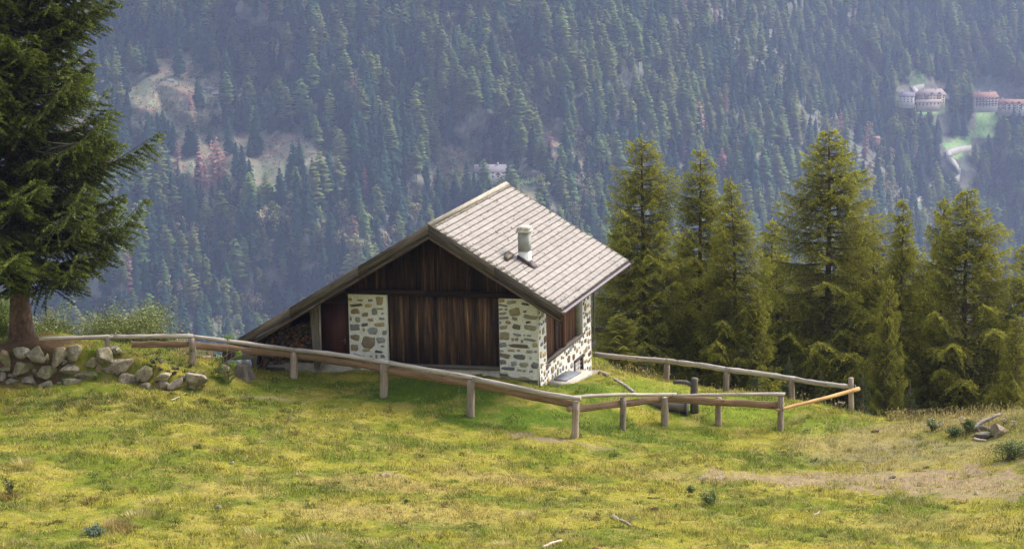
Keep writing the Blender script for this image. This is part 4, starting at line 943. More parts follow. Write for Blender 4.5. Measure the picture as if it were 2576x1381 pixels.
# tree stump
b=hit(612,948); sp=thing('tree_stump',b,'cut grey tree stump beside the leafy sapling at the fence','stump')
mb=MB(); n=22; a=np.arange(n)*2*pi/n; fl=1+.28*np.sin(a*5+1)+.15*rng.random(n); V=[];T=[]
for k,(zz,r) in enumerate(((-.15,.36),(.05,.31),(.2,.26),(.38,.235),(.44,.225))):
    f_=1+(fl-1)*(1-k/5.); 
    for i in range(n): V.append(b+[r*f_[i]*cos(a[i]),r*f_[i]*sin(a[i]),zz+(.02*rng.normal() if k==4 else 0)]); T.append([zz,r*cos(a[i])*1.,r*sin(a[i])*1.])
f=[(k*n+i,k*n+(i+1)%n,(k+1)*n+(i+1)%n,(k+1)*n+i) for k in range(4) for i in range(n)]
mb.add(V,f,tc=T); obj('stump_side',mb,M['twig'],sp)
mb=MB(); mb.add([V[4*n+i] for i in range(n)]+[b+[0,0,.44]],[(i,(i+1)%n,n) for i in range(n)],col=(.42,.36,.30)); obj('cut_face',mb,M['rail_wood'],sp)

# ------------------------------------------------------------------ plants with leaves
def leafcloud(mb,C,n,R,size,cols,flat=.6):
    """n leaf quads round centres C within radius R"""
    C=np.asarray(C,float).reshape(-1,3); k=rng.integers(0,len(C),n); d=rng.normal(size=(n,3)); d/=np.linalg.norm(d,axis=1)[:,None]
    P=C[k]+d*(R*rng.random((n,1))**.45)*np.array([1,1,.85]); s=size*(.6+.8*rng.random((n,1)))
    u=rng.normal(size=(n,3)); u[:,2]*=flat; u/=np.linalg.norm(u,axis=1)[:,None]; v=np.cross(u,rng.normal(size=(n,3))); v/=np.linalg.norm(v,axis=1)[:,None]
    q=np.stack([P-u*s,P+v*s*.55,P+u*s,P-v*s*.55],1); c=np.array(cols)[rng.integers(0,len(cols),n)]*(.6+.8*rng.random((n,1)))
    mb.quads(q,c)
def bush(name,base,w,h,n,size,cols,label,nst=9,cat='bush',group=None,dep=None):
    th=thing(name,base,label,cat,group); mb=MB(); C=[]
    for k in range(nst):
        a=rng.random()*6.28; r=rng.uniform(.1,.95); e=base+np.array([cos(a)*w/2*r,sin(a)*(dep or w)/2*r,h*(1-.45*r*r)*rng.uniform(.65,.95)])
        m=base+(e-base)*.5+np.array([0,0,h*.12]); P=[base+rng.normal(size=3)*[.1,.1,0],m,e]; mb.tube(P,[.03,.02,.008],5,.2); 
        for t in np.linspace(.35,1.05,5): C.append(base+(e-base)*t+np.array([0,0,.12*h*math.sin(t*3)])+rng.normal(size=3)*w*.06)
    obj('stem',mb,M['twig'],th); mb=MB(); leafcloud(mb,C,n,w*.15,size,cols); obj('foliage',mb,M['leaf'],th); return th
OL=[(.17,.20,.05),(.23,.26,.07),(.13,.16,.04),(.27,.30,.11)]
bush('leafy_bush',at(310,905,4.2)-[0,0,.4],3.9,2.5,22000,.036,OL,'wide olive green leafy bush behind the fence left of the woodshed',22)
bush('leafy_bush',at(415,900,4.6)-[0,0,.5],2.2,1.5,8000,.035,OL,'low right shoulder of shrub behind the fence near the lying logs',10)
bush('leafy_bush',at(140,890,5.2)-[0,0,.5],2.4,2.0,12000,.035,[(.17,.20,.05),(.24,.27,.08)],'dull green bush directly behind the foot of the big spruce',14)
bush('leafy_bush',at(15,890,5.6)-[0,0,.5],2.2,3.0,12000,.035,[(.20,.25,.05),(.15,.2,.04)],'green bush at the left edge behind the spruce trunk',12)
bush('leafy_bush',at(215,900,5.8)-[0,0,.6],2.6,1.8,11000,.035,OL,'small bush between two larger ones behind the first fence post',12)
bush('leafy_bush',at(550,915,2.2)-[0,0,.3],.9,.5,1600,.03,[(.22,.28,.05)],'small yellow green seedling bush on the lip behind the logs',6)
# sapling by the stump: thin bare stems with tufts of fresh leaves
b=hit(572,965); th=thing('sapling',b,'thin leafy sapling of bare twigs standing beside the stump','sapling'); mb=MB(); C=[]
for (dx,top) in ((-6,905),(2,848),(12,880),(-20,900),(30,925),(48,905),(-10,930),(20,935)):
    e=at(572+dx,top,b[1]+rng.normal()*.1); m_=(b+e)/2+rng.normal(size=3)*.05; mb.tube([b+rng.normal(size=3)*.05*np.array([1,1,0]),m_,e],[.012,.009,.005],5)
    if top<870: C.append(e)
for (x,y) in ((548,900),(560,925),(556,940),(575,935),(585,915),(600,890),(552,955),(575,960),(566,950),(545,930)): C.append(at(x,y,b[1]+rng.normal()*.1))
for k in range(8):
    s=b+[rng.normal()*.1,rng.normal()*.05,.25]; e=s+np.array([rng.uniform(-.5,.7),rng.normal()*.1,rng.uniform(.05,.5)]); mb.tube([s,(s+e)/2+[0,0,-.05],e],[.010,.008,.004],5)
obj('stem',mb,M['twig'],th); mb=MB(); leafcloud(mb,C,1300,.14,.028,[(.24,.34,.05),(.16,.26,.03)]); obj('foliage',mb,M['leaf'],th)
for px,py,w,h,l in ((2545,1140,1.5,.6,'dark juniper bush at the right edge of the meadow'),(2400,1085,.6,.35,'low green bush left of the dead wood'),(2440,1075,.5,.45,'upright green herbs behind the dead branch'),(1085,0,0,0,None)):
    if l: bush('low_bush',hit(px,py+14),w,h,3200,.022,[(.15,.20,.05),(.11,.15,.04)],l,14)
for px,py,w,h,n,cl,l in ((1785,1268,.75,.38,1500,(.24,.30,.10),'grey green thistle clump in the middle of the turf'),(1740,1240,.45,.22,500,(.25,.31,.10),'small thistle behind the larger clump'),(240,1345,.8,.22,1200,(.22,.29,.20),'pale blue green weed clump at the lower left'),(240,955,.35,.2,350,(.16,.27,.04),'fresh green herb growing from the stone wall'),(378,938,.5,.3,600,(.15,.26,.04),'leafy bramble over the upright boulder'),(1020,1265,.3,.1,200,(.12,.18,.05),'small dark weed in dry turf'),(25,1240,.5,.4,500,(.15,.16,.06),'dull weed clump at the left edge'),(2350,1085,.7,.35,1100,(.17,.21,.08),'pale green thistles before the right brow')):
    b=hit(px,py); th=thing('weed_clump',b,l,'weed'); mb=MB(); C=[]
    for k in range(10):
        a=rng.random()*6.28; e=b+np.array([cos(a)*w*.4*rng.random(),sin(a)*w*.4*rng.random(),h*rng.uniform(.5,1)]); mb.tube([b,e],[.008,.004],4); C+= [b+(e-b)*t for t in (.4,.7,1)]
    obj('stem',mb,M['twig'],th); mb=MB(); leafcloud(mb,C,n,w*.13,.028,[cl,tuple(np.array(cl)*.7)]); obj('foliage',mb,M['leaf'],th)
# pale thistle heads
M['fluff']=mat_plain('pale_thistle_down',(.72,.62,.56),.9,bstr=0)
TH_=[(2112,1018,'beside the gate corner post'),(2345,1065,'left on the right brow'),(2370,1075,'in the pale thistles'),(2420,1062,'behind the low green bush'),(2528,1058,'behind the tan boulder'),(2550,1072,'right of the tan boulder'),(1765,1208,'on the bare turf'),(1805,1210,'on the bare turf to the right'),(1748,1015,'by the trough')]
for px,py,l in TH_:
    b=hit(px,py+8); th=thing('thistle',b,'pale fluffy seeding thistle heads '+l,'thistle','seeding thistles'); mb=MB(); hs=[]
    for k in range(6):
        e=b+[rng.normal()*.09,rng.normal()*.06,rng.uniform(.12,.3)]; mb.tube([b,e],[.006,.004],4); hs.append(e)
    obj('stem',mb,M['twig'],th); mb=MB(); leafcloud(mb,hs,160,.035,.016,[(1,1,1)]); obj('flower_head',mb,M['fluff'],th)

# rough grass and weeds growing out of the wall and at its foot
gm2=MB(); gm,gm_old=gm2,gm
for _ in range(240):
    px=rng.uniform(0,560); py=rng.uniform(972,1000) if rng.random()<.6 else rng.uniform(880,975)
    Yb=wall_Y(px,py)+(.05 if py>970 else .35); c=at(px,py,Yb)
    n=26; a=rng.random(n)*6.28; base=c+np.stack([np.cos(a),np.sin(a),0*a],-1)*rng.uniform(0,.12,(n,1)); hh=rng.uniform(.06,.17,n)
    cc=np.array((.07,.10,.02) if rng.random()<.6 else (.20,.14,.05) if rng.random()<.6 else (.16,.24,.04)); gm.tris(blades(base,hh,np.full(n,.02),None,lean=.8),cc*(.6+.8*rng.random((n,1))))
tag(obj('grass',gm,M['grass']),'rough weeds and moss grass growing between the wall stones','grass',kind='stuff')
# ------------------------------------------------------------------ near conifers
def conifer(h,rad,zlo,zhi,dz,nb,droop,tip,sp,tw,cols,seed,hang=.25,secl=.42,needle=.10,nw=.028,dens=3,trunk_r=.3,lmin=.72,branch_r=.035,irr=.25,spread=.55):
    """returns (wood, foliage) builders for a tree standing at the origin"""
    r=np.random.default_rng(seed); wood=MB(); fol=MB(); branches=MB()
    zz=np.linspace(-.6,h,16); lean=r.normal(size=2)*.012*h
    ax=lambda z: np.stack([lean[0]*(z/h)**2+.05*np.sin(z*.5+seed),lean[1]*(z/h)**2+.04*np.cos(z*.43+seed),z],-1)
    rr=trunk_r*(1-np.clip(zz,0,h)/h)**.8+.015; rr=rr*(1+.55*np.exp(-np.clip(zz+.3,0,9)/.45))
    wood.tube(ax(zz),rr,14,.10)
    z=zlo; T=[]; C=[]
    cols=np.array(cols)
    while z<zhi:
        f=z/h; k=nb if f<.9 else max(3,nb-2); a0=r.random()*6.28
        for i in range(k):
            a=a0+6.283*i/k+r.normal()*.28; L=rad(f)*r.uniform(lmin,1.08)*(1+irr*math.sin(a*2+z*1.3+seed)*.6)
            if L<.12: continue
            zb=z+r.normal()*dz*.35; o=ax(np.array([zb]))[0]; dr=droop(f)*r.uniform(.7,1.3); tp=tip*r.uniform(.6,1.4)
            d=np.array([cos(a),sin(a),0]); s=np.array([-sin(a),cos(a),0]); m=7
            t=np.linspace(0,1,m)[:,None]; wob=r.normal()*.08
            path=o+d*L*t*(1-.06*t)+s*wob*L*np.sin(t*3)+np.array([0,0,1])*L*(-dr*t+tp*t**2.6)
            branches.tube(path[::2],np.linspace(branch_r*(.4+L/4),.006,len(path[::2])),4,.1,caps=False)
            ns=max(3,int(L/sp)); tt=(np.arange(ns)+r.random(ns)*.8)/ns*.88+.13 if f<.97 else np.linspace(.2,1,ns)
            for sg in (-1,1):
                tq=np.clip(tt+r.normal(size=ns)*.01,0,1); P=np.stack([np.interp(tq,t[:,0],path[:,j]) for j in range(3)],-1)
                l2=secl*L*(1.05-tq)**.65*(.25+.75*np.minimum(1,tq*3))*r.uniform(.6,1.2,ns)+.10
                ang=.95+r.normal(size=ns)*.18; D=d*np.cos(ang)[:,None]+s*sg*np.sin(ang)[:,None]+np.array([0,0,1])*(-hang+r.normal(size=ns)*.16)[:,None]
                nn=np.maximum(2,(l2/tw).astype(int)); K=np.repeat(np.arange(ns),nn); q=np.concatenate([np.arange(x)+.5 for x in nn])/nn[K]
                base=P[K]+D[K]*(l2[K]*q)[:,None]+np.array([0,0,-1])*(hang*.5*l2[K]*q*q)[:,None]
                base=np.repeat(base,dens,0); KK=np.repeat(K,dens); n=len(base); qq=np.repeat(q,dens)
                dirn=D[KK]*.9+r.normal(size=(n,3))*spread; dirn[:,2]+=.10; dirn/=np.linalg.norm(dirn,axis=1)[:,None]
                side=np.cross(dirn,r.normal(size=(n,3))); side/=np.linalg.norm(side,axis=1)[:,None]
                ln=needle*r.uniform(.6,1.35,(n,1)); b=base+r.normal(size=(n,3))*.018
                T.append(np.stack([b-side*nw*.5,b+side*nw*.5,b+dirn*ln],1))
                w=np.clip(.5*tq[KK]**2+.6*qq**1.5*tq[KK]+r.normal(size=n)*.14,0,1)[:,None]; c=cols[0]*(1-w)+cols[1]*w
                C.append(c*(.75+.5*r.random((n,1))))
            # leading tip
            n=14*dens; q=r.uniform(.72,1.0,n); P=np.stack([np.interp(q,t[:,0],path[:,j]) for j in range(3)],-1); dirn=(path[-1]-path[-2]); dirn/=np.linalg.norm(dirn); dirn=dirn+r.normal(size=(n,3))*.5
            dirn/=np.linalg.norm(dirn,axis=1)[:,None]; side=np.cross(dirn,r.normal(size=(n,3))); side/=np.linalg.norm(side,axis=1)[:,None]
            T.append(np.stack([P-side*nw*.5,P+side*nw*.5,P+dirn*needle],1)); C.append(np.tile(cols[1],(n,1))*(.75+.5*r.random((n,1))))
        z+=dz*r.uniform(.7,1.3)*(1 if f<.8 else .7)
    # leader
    n=120; q=r.uniform(h*.93,h*1.015,n); P=ax(q); dirn=r.normal(size=(n,3))*.6+[0,0,.8]; dirn/=np.linalg.norm(dirn,axis=1)[:,None]; side=np.cross(dirn,r.normal(size=(n,3))); side/=np.linalg.norm(side,axis=1)[:,None]
    T.append(np.stack([P-side*nw*.5,P+side*nw*.5,P+dirn*needle],1)); C.append(np.tile(cols[1],(n,1)))
    T=np.concatenate(T); C=np.concatenate(C); fol.tris(T,C); print('conifer tris',len(T))
    return wood,branches,fol
# the big spruce
b=hit(57,848); b[2]-=.05
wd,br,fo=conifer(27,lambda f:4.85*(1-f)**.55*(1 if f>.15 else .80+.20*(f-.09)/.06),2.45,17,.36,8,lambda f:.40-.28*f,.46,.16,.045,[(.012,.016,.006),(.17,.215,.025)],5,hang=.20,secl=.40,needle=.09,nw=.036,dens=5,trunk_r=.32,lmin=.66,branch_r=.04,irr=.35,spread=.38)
th=thing('spruce_tree',b,'huge dark spruce rising out of the picture at the left edge','tree')
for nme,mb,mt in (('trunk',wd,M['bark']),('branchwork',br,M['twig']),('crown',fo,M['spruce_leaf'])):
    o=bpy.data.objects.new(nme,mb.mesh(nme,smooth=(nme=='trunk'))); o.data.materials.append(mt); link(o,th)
# larches
LV=[]
for v in range(5):
    wide=(1.0,.85,.95,1.15,.9)[v]
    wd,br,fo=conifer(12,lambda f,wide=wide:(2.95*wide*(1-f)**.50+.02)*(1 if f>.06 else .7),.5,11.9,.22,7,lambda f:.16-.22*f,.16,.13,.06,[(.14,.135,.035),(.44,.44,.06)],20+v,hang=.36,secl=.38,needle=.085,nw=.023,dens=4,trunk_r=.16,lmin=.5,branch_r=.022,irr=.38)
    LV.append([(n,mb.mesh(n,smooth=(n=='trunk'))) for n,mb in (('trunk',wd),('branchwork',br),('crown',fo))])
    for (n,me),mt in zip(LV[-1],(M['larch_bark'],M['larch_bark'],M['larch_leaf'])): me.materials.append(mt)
def larch(px,py,Y,v,wpx,label,group=None,bx=None,name='larch_tree'):
    top=at(px,py,Y); x,y=top[0],top[1]; g=gz(x,y); hh=top[2]-g; s=hh/12
    th=thing(name,(x,y,g),label,'tree',group); wr=wpx/ (F/ (np.dot(top-CAM,FWD)))/2.35
    for n,me in LV[v]:
        o=bpy.data.objects.new(n,me); link(o,th)
    th.scale=(wr,wr,s); th.rotation_euler=(0,0,rng.uniform(0,6.28)); return th
G_='larches standing beyond the lawn'
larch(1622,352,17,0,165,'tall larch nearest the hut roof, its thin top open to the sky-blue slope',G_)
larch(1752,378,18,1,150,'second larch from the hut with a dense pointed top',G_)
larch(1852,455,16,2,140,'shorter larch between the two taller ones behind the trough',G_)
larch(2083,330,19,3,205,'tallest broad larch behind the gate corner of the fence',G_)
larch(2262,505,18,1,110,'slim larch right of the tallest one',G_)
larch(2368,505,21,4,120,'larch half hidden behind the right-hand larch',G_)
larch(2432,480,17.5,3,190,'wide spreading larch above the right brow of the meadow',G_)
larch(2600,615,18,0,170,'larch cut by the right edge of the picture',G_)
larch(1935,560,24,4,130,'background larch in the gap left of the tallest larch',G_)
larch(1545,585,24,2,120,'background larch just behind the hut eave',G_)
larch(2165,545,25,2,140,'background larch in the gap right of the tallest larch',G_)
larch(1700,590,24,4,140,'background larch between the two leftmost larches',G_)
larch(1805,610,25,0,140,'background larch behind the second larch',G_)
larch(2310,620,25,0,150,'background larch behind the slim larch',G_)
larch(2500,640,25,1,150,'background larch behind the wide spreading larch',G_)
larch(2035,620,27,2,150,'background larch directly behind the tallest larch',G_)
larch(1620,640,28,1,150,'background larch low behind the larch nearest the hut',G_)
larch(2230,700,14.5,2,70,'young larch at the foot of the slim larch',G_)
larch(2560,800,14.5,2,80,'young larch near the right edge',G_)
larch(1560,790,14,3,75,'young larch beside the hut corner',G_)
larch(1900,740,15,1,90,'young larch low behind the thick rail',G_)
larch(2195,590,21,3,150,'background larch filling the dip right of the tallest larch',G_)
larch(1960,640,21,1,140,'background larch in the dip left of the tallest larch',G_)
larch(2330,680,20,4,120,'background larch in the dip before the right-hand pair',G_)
# small dark spruces between them
wd,br,fo=conifer(5,lambda f:1.5*(1-f)**.8,.2,4.9,.2,6,lambda f:.22-.2*f,.15,.11,.06,[(.03,.05,.018),(.075,.105,.03)],77,hang=.3,secl=.36,needle=.08,nw=.022,dens=3,trunk_r=.09,lmin=.6,branch_r=.02)
SVm=[(n,mb.mesh(n)) for n,mb in (('trunk',wd),('branchwork',br),('crown',fo))]
for (n,me),mt in zip(SVm,(M['bark'],M['bark'],M['spruce_leaf'])): me.materials.append(mt)
for px,py,Y,w,l in ((1985,895,10.5,60,'small dark spruce behind the middle of the thick rail'),(1900,930,10,50,'small dark spruce behind the back fence left of the corner'),(2065,930,10,50,'small dark spruce behind the gate corner'),(2170,940,9,60,'dark young spruce just outside the gate corner'),(2290,960,12,70,'dark young spruce in the shade right of the corner'),(1620,870,12,55,'dark young spruce under the larches beside the hut')):
    top=at(px,py,Y); g=gz(top[0],top[1]); th=thing('young_spruce',(top[0],top[1],g),l,'tree','young spruces under the larches')
    for n,me in SVm: link(bpy.data.objects.new(n,me),th)
    s=(top[2]-g)/5; wr=w/(F/np.dot(top-CAM,FWD))/1.4; th.scale=(wr,wr,s)
# ------------------------------------------------------------------ the far side of the valley
HAZE=1.25e-4; EXPO=1.15; HBOX=(-3200,3200,-200,5200,-1300,75)
def Dst(px,py):
    """distance of the opposite slope seen at a photo position"""
    px=np.asarray(px,float); py=np.asarray(py,float)
    d=1850+.42*(850-py)
    d=d*(1+.30*sst(1300,2600,px))
    edge=1900+(py-150)*.95
    d=d+230*sst(-50,110,px-edge)*sst(1500,2100,px)
    d=d+210*(fbm(px/230,py/260,101,3)-.5)+40*(fbm(px/70,py/60,111,3)-.5)
    return d
def S(px,py): return atd(px,py,Dst(px,py))
def inpoly(px,py,poly):
    px=np.asarray(px,float); py=np.asarray(py,float); r=np.zeros(px.shape,bool); n=len(poly)
    for i in range(n):
        x1,y1=poly[i]; x2,y2=poly[(i+1)%n]
        if y1==y2: continue
        r^=((y1>py)!=(y2>py))&(px<(x2-x1)*(py-y1)/(y2-y1)+x1)
    return r
CLR=[[(328,215),(400,180),(470,160),(560,200),(565,300),(520,350),(380,330),(328,300)],
 [(335,330),(460,330),(560,310),(735,335),(800,372),(735,395),(700,440),(610,440),(560,475),(480,450),(440,400),(335,400)],
 [(1085,395),(1140,368),(1195,385),(1200,425),(1150,465),(1080,470)],[(1285,432),(1365,445),(1365,472),(1290,470)],
 [(395,118),(430,118),(425,150),(395,150)],[(470,150),(500,150),(520,200),(480,200)],[(1440,330),(1475,330),(1480,395),(1440,400)],
 [(1345,255),(1385,290),(1420,350),(1390,350),(1340,290)],[(2128,362),(2150,372),(2165,400),(2140,400)],[(800,375),(850,372),(850,395),(800,395)],[(880,180),(900,180),(905,240),(880,240)],[(640,230),(670,230),(660,280),(640,270)],[(1195,385),(1215,385),(1215,415),(1195,415)]]
FLD=[[(2455,272),(2542,279),(2512,290),(2508,345),(2440,348),(2455,303)],[(2290,272),(2400,262),(2378,287),(2310,290)],[(2372,360),(2446,352),(2446,362),(2412,400),(2384,395)],[(2275,185),(2325,180),(2320,215),(2290,212)],[(2345,455),(2355,455),(2310,522),(2302,518)],[(1300,447),(1362,450),(1362,468),(1304,466)],[(2400,340),(2450,335),(2445,352),(2395,360)]]
gx=np.r_[np.arange(-900,-60,30),np.arange(-60,2640,7),np.arange(2640,3500,30)]; gy=np.r_[np.arange(-360,-40,25),np.arange(-40,620,6),np.arange(620,1260,14)]
X,Y=np.meshgrid(gx,gy); V=S(X,Y).reshape(-1,3); px,py=X.ravel(),Y.ravel(); n_,m_=X.shape
i=np.arange(n_-1)[:,None]*m_; j=np.arange(m_-1)[None,:]; f4=np.stack([i+j,i+m_+j,i+m_+j+1,i+j+1],-1).reshape(-1,4)
a=fbm(px/22,py/9,121,4)[:,None]; b2_=fbm(px/50,py/22,131,4)[:,None]
col=np.array([.035,.034,.022])*(.6+.8*a)
k=sst(.45,.6,b2_); cl=(np.array([.125,.10,.034])*(1-k)+np.array([.17,.085,.045])*k)*(.62+.75*a); gr=sst(.52,.64,fbm(px/30,py/12,141,3))[:,None]*.6; cl=cl*(1-gr)+np.array([.13,.17,.07])*gr
for p in CLR:
    mk=inpoly(px+10*(a[:,0]-.5),py,p)|inpoly(px,py-14,p)|inpoly(px+14,py+5,p)|inpoly(px-14,py-30,p); col[mk]=cl[mk]
for p in FLD:
    mk=inpoly(px,py,p); col[mk]=(np.array([.14,.31,.045])*(.85+.3*a))[mk]
mb=MB(); mb.add(V,f4=f4,col=col)
# valley floor and near flank, joined below: one more sheet down to the foot of the far slope
hm_,nt,b,o=newmat('forest_floor'); pos=N(nt,'ShaderNodeNewGeometry').outputs['Position']
g1=noise(nt,pos,.22,5,.75); r1=ramp(nt,g1,((.36,(.55,.58,.5)),(.5,(.95,.95,.9)),(.64,(1.15,1.1,1.0)))); g2_=noise(nt,pos,.05,4,.6); r2=ramp(nt,g2_,((.4,(.7,.85,.7)),(.6,(1.05,.95,.9))))
cc=mult(nt,r1.outputs[0],attr(nt,'col').outputs['Color'],.85); cc=mult(nt,cc,r2.outputs[0]); nt.links.new(cc,b.inputs['Base Color']); b.inputs['Roughness'].default_value=.95
road_m=mat_plain('pale_road',(1,1,1),.9,0,.1,.12,usecol=True,bstr=0)
tag(obj('hillside',mb,hm_,smooth=True),kind='structure')
xs2=np.linspace(-1400,1400,60); tt_=np.linspace(0,1,40); foot=S(np.linspace(-900,3500,60),np.full(60,1255.))
Xg=np.zeros((40,60)); Yg=Xg.copy(); Zg=Xg.copy()
for q,t in enumerate(tt_):
    x_=np.linspace(-119,119,60)*(1-t)+foot[:,0]*t; y_=59*(1-t)+foot[:,1]*t
    zt_=_exact(np.clip(x_,-119,119)*0+np.linspace(-119,119,60),np.full(60,59.)); z_=-25-(520)*np.clip((y_-59)/850,0,1)**.9; z_=np.minimum(z_,0)
    w_=sst(0,.05,t); zz_=(zt_-.5)*(1-w_)+z_*w_; w2=sst(.6,1,t); zz_=zz_*(1-w2)+np.minimum(foot[:,2],foot[:,2])*w2; Xg[q],Yg[q],Zg[q]=x_,y_,zz_
V=np.stack([Xg,Yg,Zg],-1).reshape(-1,3); i=np.arange(39)[:,None]*60; j=np.arange(59)[None,:]
mb=MB(); mb.add(V,f4=np.stack([i+j,i+j+1,i+60+j+1,i+60+j],-1).reshape(-1,4),col=(.06,.07,.035)); tag(obj('valley',mb,hm_,smooth=True),kind='structure')

# roads
def road(pts,w,label,c=(.50,.47,.44),edge=True):
    P=[]; 
    pts=np.array(pts,float); t=np.linspace(0,len(pts)-1,len(pts)*8); 
    q=np.stack([np.interp(t,np.arange(len(pts)),pts[:,k]) for k in (0,1)],-1)
    for _ in range(3): q[1:-1]=(q[:-2]+2*q[1:-1]+q[2:])/4
    C=S(q[:,0],q[:,1]); C=C+(CAM-C)/np.linalg.norm(CAM-C,axis=1)[:,None]*5+np.array([0,0,1.2])
    d=np.gradient(C,axis=0); d[:,2]=0; d/=np.linalg.norm(d,axis=1)[:,None]; s=np.stack([-d[:,1],d[:,0],0*d[:,0]],-1)*w/2
    mb=MB(); n=len(C); Vv=np.concatenate([C-s,C+s,C-s-[0,0,7],C+s-[0,0,7]]); f=[(i,i+1,n+i+1,n+i) for i in range(n-1)]+[(2*n+i,2*n+i+1,i+1,i) for i in range(n-1)]+[(n+i,n+i+1,3*n+i+1,3*n+i) for i in range(n-1)]
    cc=np.array(c); colr=np.concatenate([np.tile(cc,(2*n,1)),np.tile([.2,.2,.12],(2*n,1))]); mb.add(Vv,f,col=colr)
    if edge:
        for sg in (-1,1): mb.tube(C+s*sg*.93+[0,0,.5],.18,4,col=(.62,.6,.58))
    tag(obj('road',mb,road_m),kind='structure')
z6=lambda x,y: ((3000+x/2.2274)/1.4907,(200+y/2.2274)/1.4907)
road([z6(*p) for p in ((1412,778),(1310,795),(1238,820),(1248,870),(1290,925),(1320,970),(1312,1030),(1270,1070),(1215,1095))],6,'')
road([z6(*p) for p in ((1020,268),(945,288),(975,330),(1000,375))],6.5,'')
road([z6(*p) for p in ((1108,1040),(1095,1085),(1050,1145),(960,1262))],3,'',c=(.42,.38,.33),edge=False)
road([z6(*p) for p in ((1020,140),(935,160),(890,200),(900,225))],4,'',c=(.20,.27,.10),edge=False)

# houses of the far village
hw=mat_plain('cream_house_wall',(1,1,1),.9,0,.3,.15,usecol=True,bstr=0)
def house(px0,px1,pyb,hwall,hroof,yaw,depth,wc,rc,rows,cols_,label,name='hotel_building',bal=0,chim=1,hip=.0,dscale=.98,dormers=0):
    dist=float(Dst((px0+px1)/2,pyb))*dscale; A=atd(px0,pyb,dist); B=atd(px1,pyb,dist); w=np.linalg.norm(B-A)
    c=(A+B)/2; c[2]-=1; ex=np.array([cos(yaw),sin(yaw),0]); ey=np.array([-sin(yaw),cos(yaw),0]); ez=np.array([0,0,1.]); w=w/max(.5,cos(yaw))
    Q=lambda u,v,h: c+ex*(u-.5)*w+ey*v*depth+ez*h
    th=thing(name,c,label,'building' if 'hotel' in name else 'house'); 
    mb=MB(); mb.box(Q(0,0,-6),ex*w,ey*depth,ez*(hwall+6),col=wc); wl=obj('wall',mb,hw,th)
    o_=.06; H0=hwall; mb=MB()
    i_=hip
    P=[Q(-o_,-.08,H0-.4),Q(1+o_,-.08,H0-.4),Q(1+o_,1.08,H0-.4),Q(-o_,1.08,H0-.4),Q(-o_+i_,.5,H0+hroof),Q(1+o_-i_,.5,H0+hroof)]
    P+= [p-ez*.5 for p in P[:4]]
    mb.add(P,[(0,1,5,4),(2,3,4,5),(1,2,5),(3,0,4),(6,7,1,0),(7,8,2,1),(8,9,3,2),(9,6,0,3),(9,8,7,6)],col=rc); rf=obj('roof',mb,hw,th)
    for k in range(chim):
        mb=MB(); u=.2+.5*k; mb.box(Q(u,.45,H0+hroof*.6),ex*1.2,ey*1.2,ez*(hroof*.4+1.6),col=(.6,.55,.5)); obj('chimney',mb,hw,rf)
    for k in range(dormers):
        u=(k+.7)/(dormers+.4); mb=MB(); a=Q(u,-.02,H0-.2); mb.prism([a-ex*2,a+ex*2,a+ex*2+ez*1.4,a+ez*3.2,a-ex*2+ez*1.4],ey*depth*.35,col=rc*np.array(.9)); obj('dormer',mb,hw,rf)
    fh=hwall/rows
    for r in range(rows):
        for q in range(cols_):
            u=(q+.5)/cols_; mb=MB(); a=Q(u,0,r*fh+fh*.35)-ex*.7-ey*.12; mb.box(a,ex*1.4,ey*.1,ez*fh*.42,col=(.06,.05,.05)); obj('window',mb,hw,wl)
        if bal and r>0:
            for q in range(bal):
                u=(q+.5)/bal; mb=MB(); a=Q(u,0,r*fh)-ex*1.8-ey*1.1; mb.box(a,ex*3.6,ey*1.1,ez*1.1,col=(.20,.09,.05)); obj('balcony',mb,hw,wl)
    for r in range(rows):
        for q in range(2):
            mb=MB(); a=Q(1 if yaw<.0 else 0,(q+.5)/2,r*fh+fh*.35)+(ex*.02 if yaw<0 else -ex*.12); mb.box(a,ey*1.4,ex*.1,ez*fh*.42,col=(.06,.05,.05)); obj('window',mb,hw,wl)
    return th
CW=np.array([.62,.52,.40]); WW=np.array([.68,.62,.58]); PR=np.array([.36,.22,.18]); GR=np.array([.22,.20,.25]); OR=np.array([.34,.19,.15])
house(2314,2378,260,10.5,5.5,.12,15,CW,np.array([.36,.28,.26]),4,8,'large cream hotel with a hipped brown roof and dormers beside the bright road',bal=2,chim=2,hip=.12,dormers=3)
t_=house(2308,2366,266,5,2.2,.12,6,CW*.85,np.array([.36,.28,.26]),1,6,'low terrace wing in front of the large cream hotel',name='terrace_wing',chim=0,dscale=.972); t_['category']='annex'
house(2262,2297,257,7.5,3.5,-.25,12,WW,GR,3,4,'small white house with a blue grey roof left of the cream hotel',name='village_house')
house(2453,2510,268,11.5,5,.05,14,WW,OR,4,7,'tall white hotel with an orange roof and brown balconies above the green field',bal=6,chim=2,hip=.08)
house(2506,2572,277,8.5,4,-.35,13,WW,OR,3,7,'lower white hotel wing with gabled orange roof at the right edge',bal=5,dormers=4,name='hotel_wing_building')
house(1196,1272,446,5.5,5,-.12,11,WW*1.1,np.array([.30,.27,.28]),2,6,'white alpine house with a long grey roof in the trees above the hut ridge',name='alpine_house',bal=2,chim=2)
house(2198,2214,352,2.5,2,.1,5,np.array([.35,.2,.15]),OR,1,2,'tiny red roofed cabin lost in the forest below the village',name='forest_cabin',chim=0)

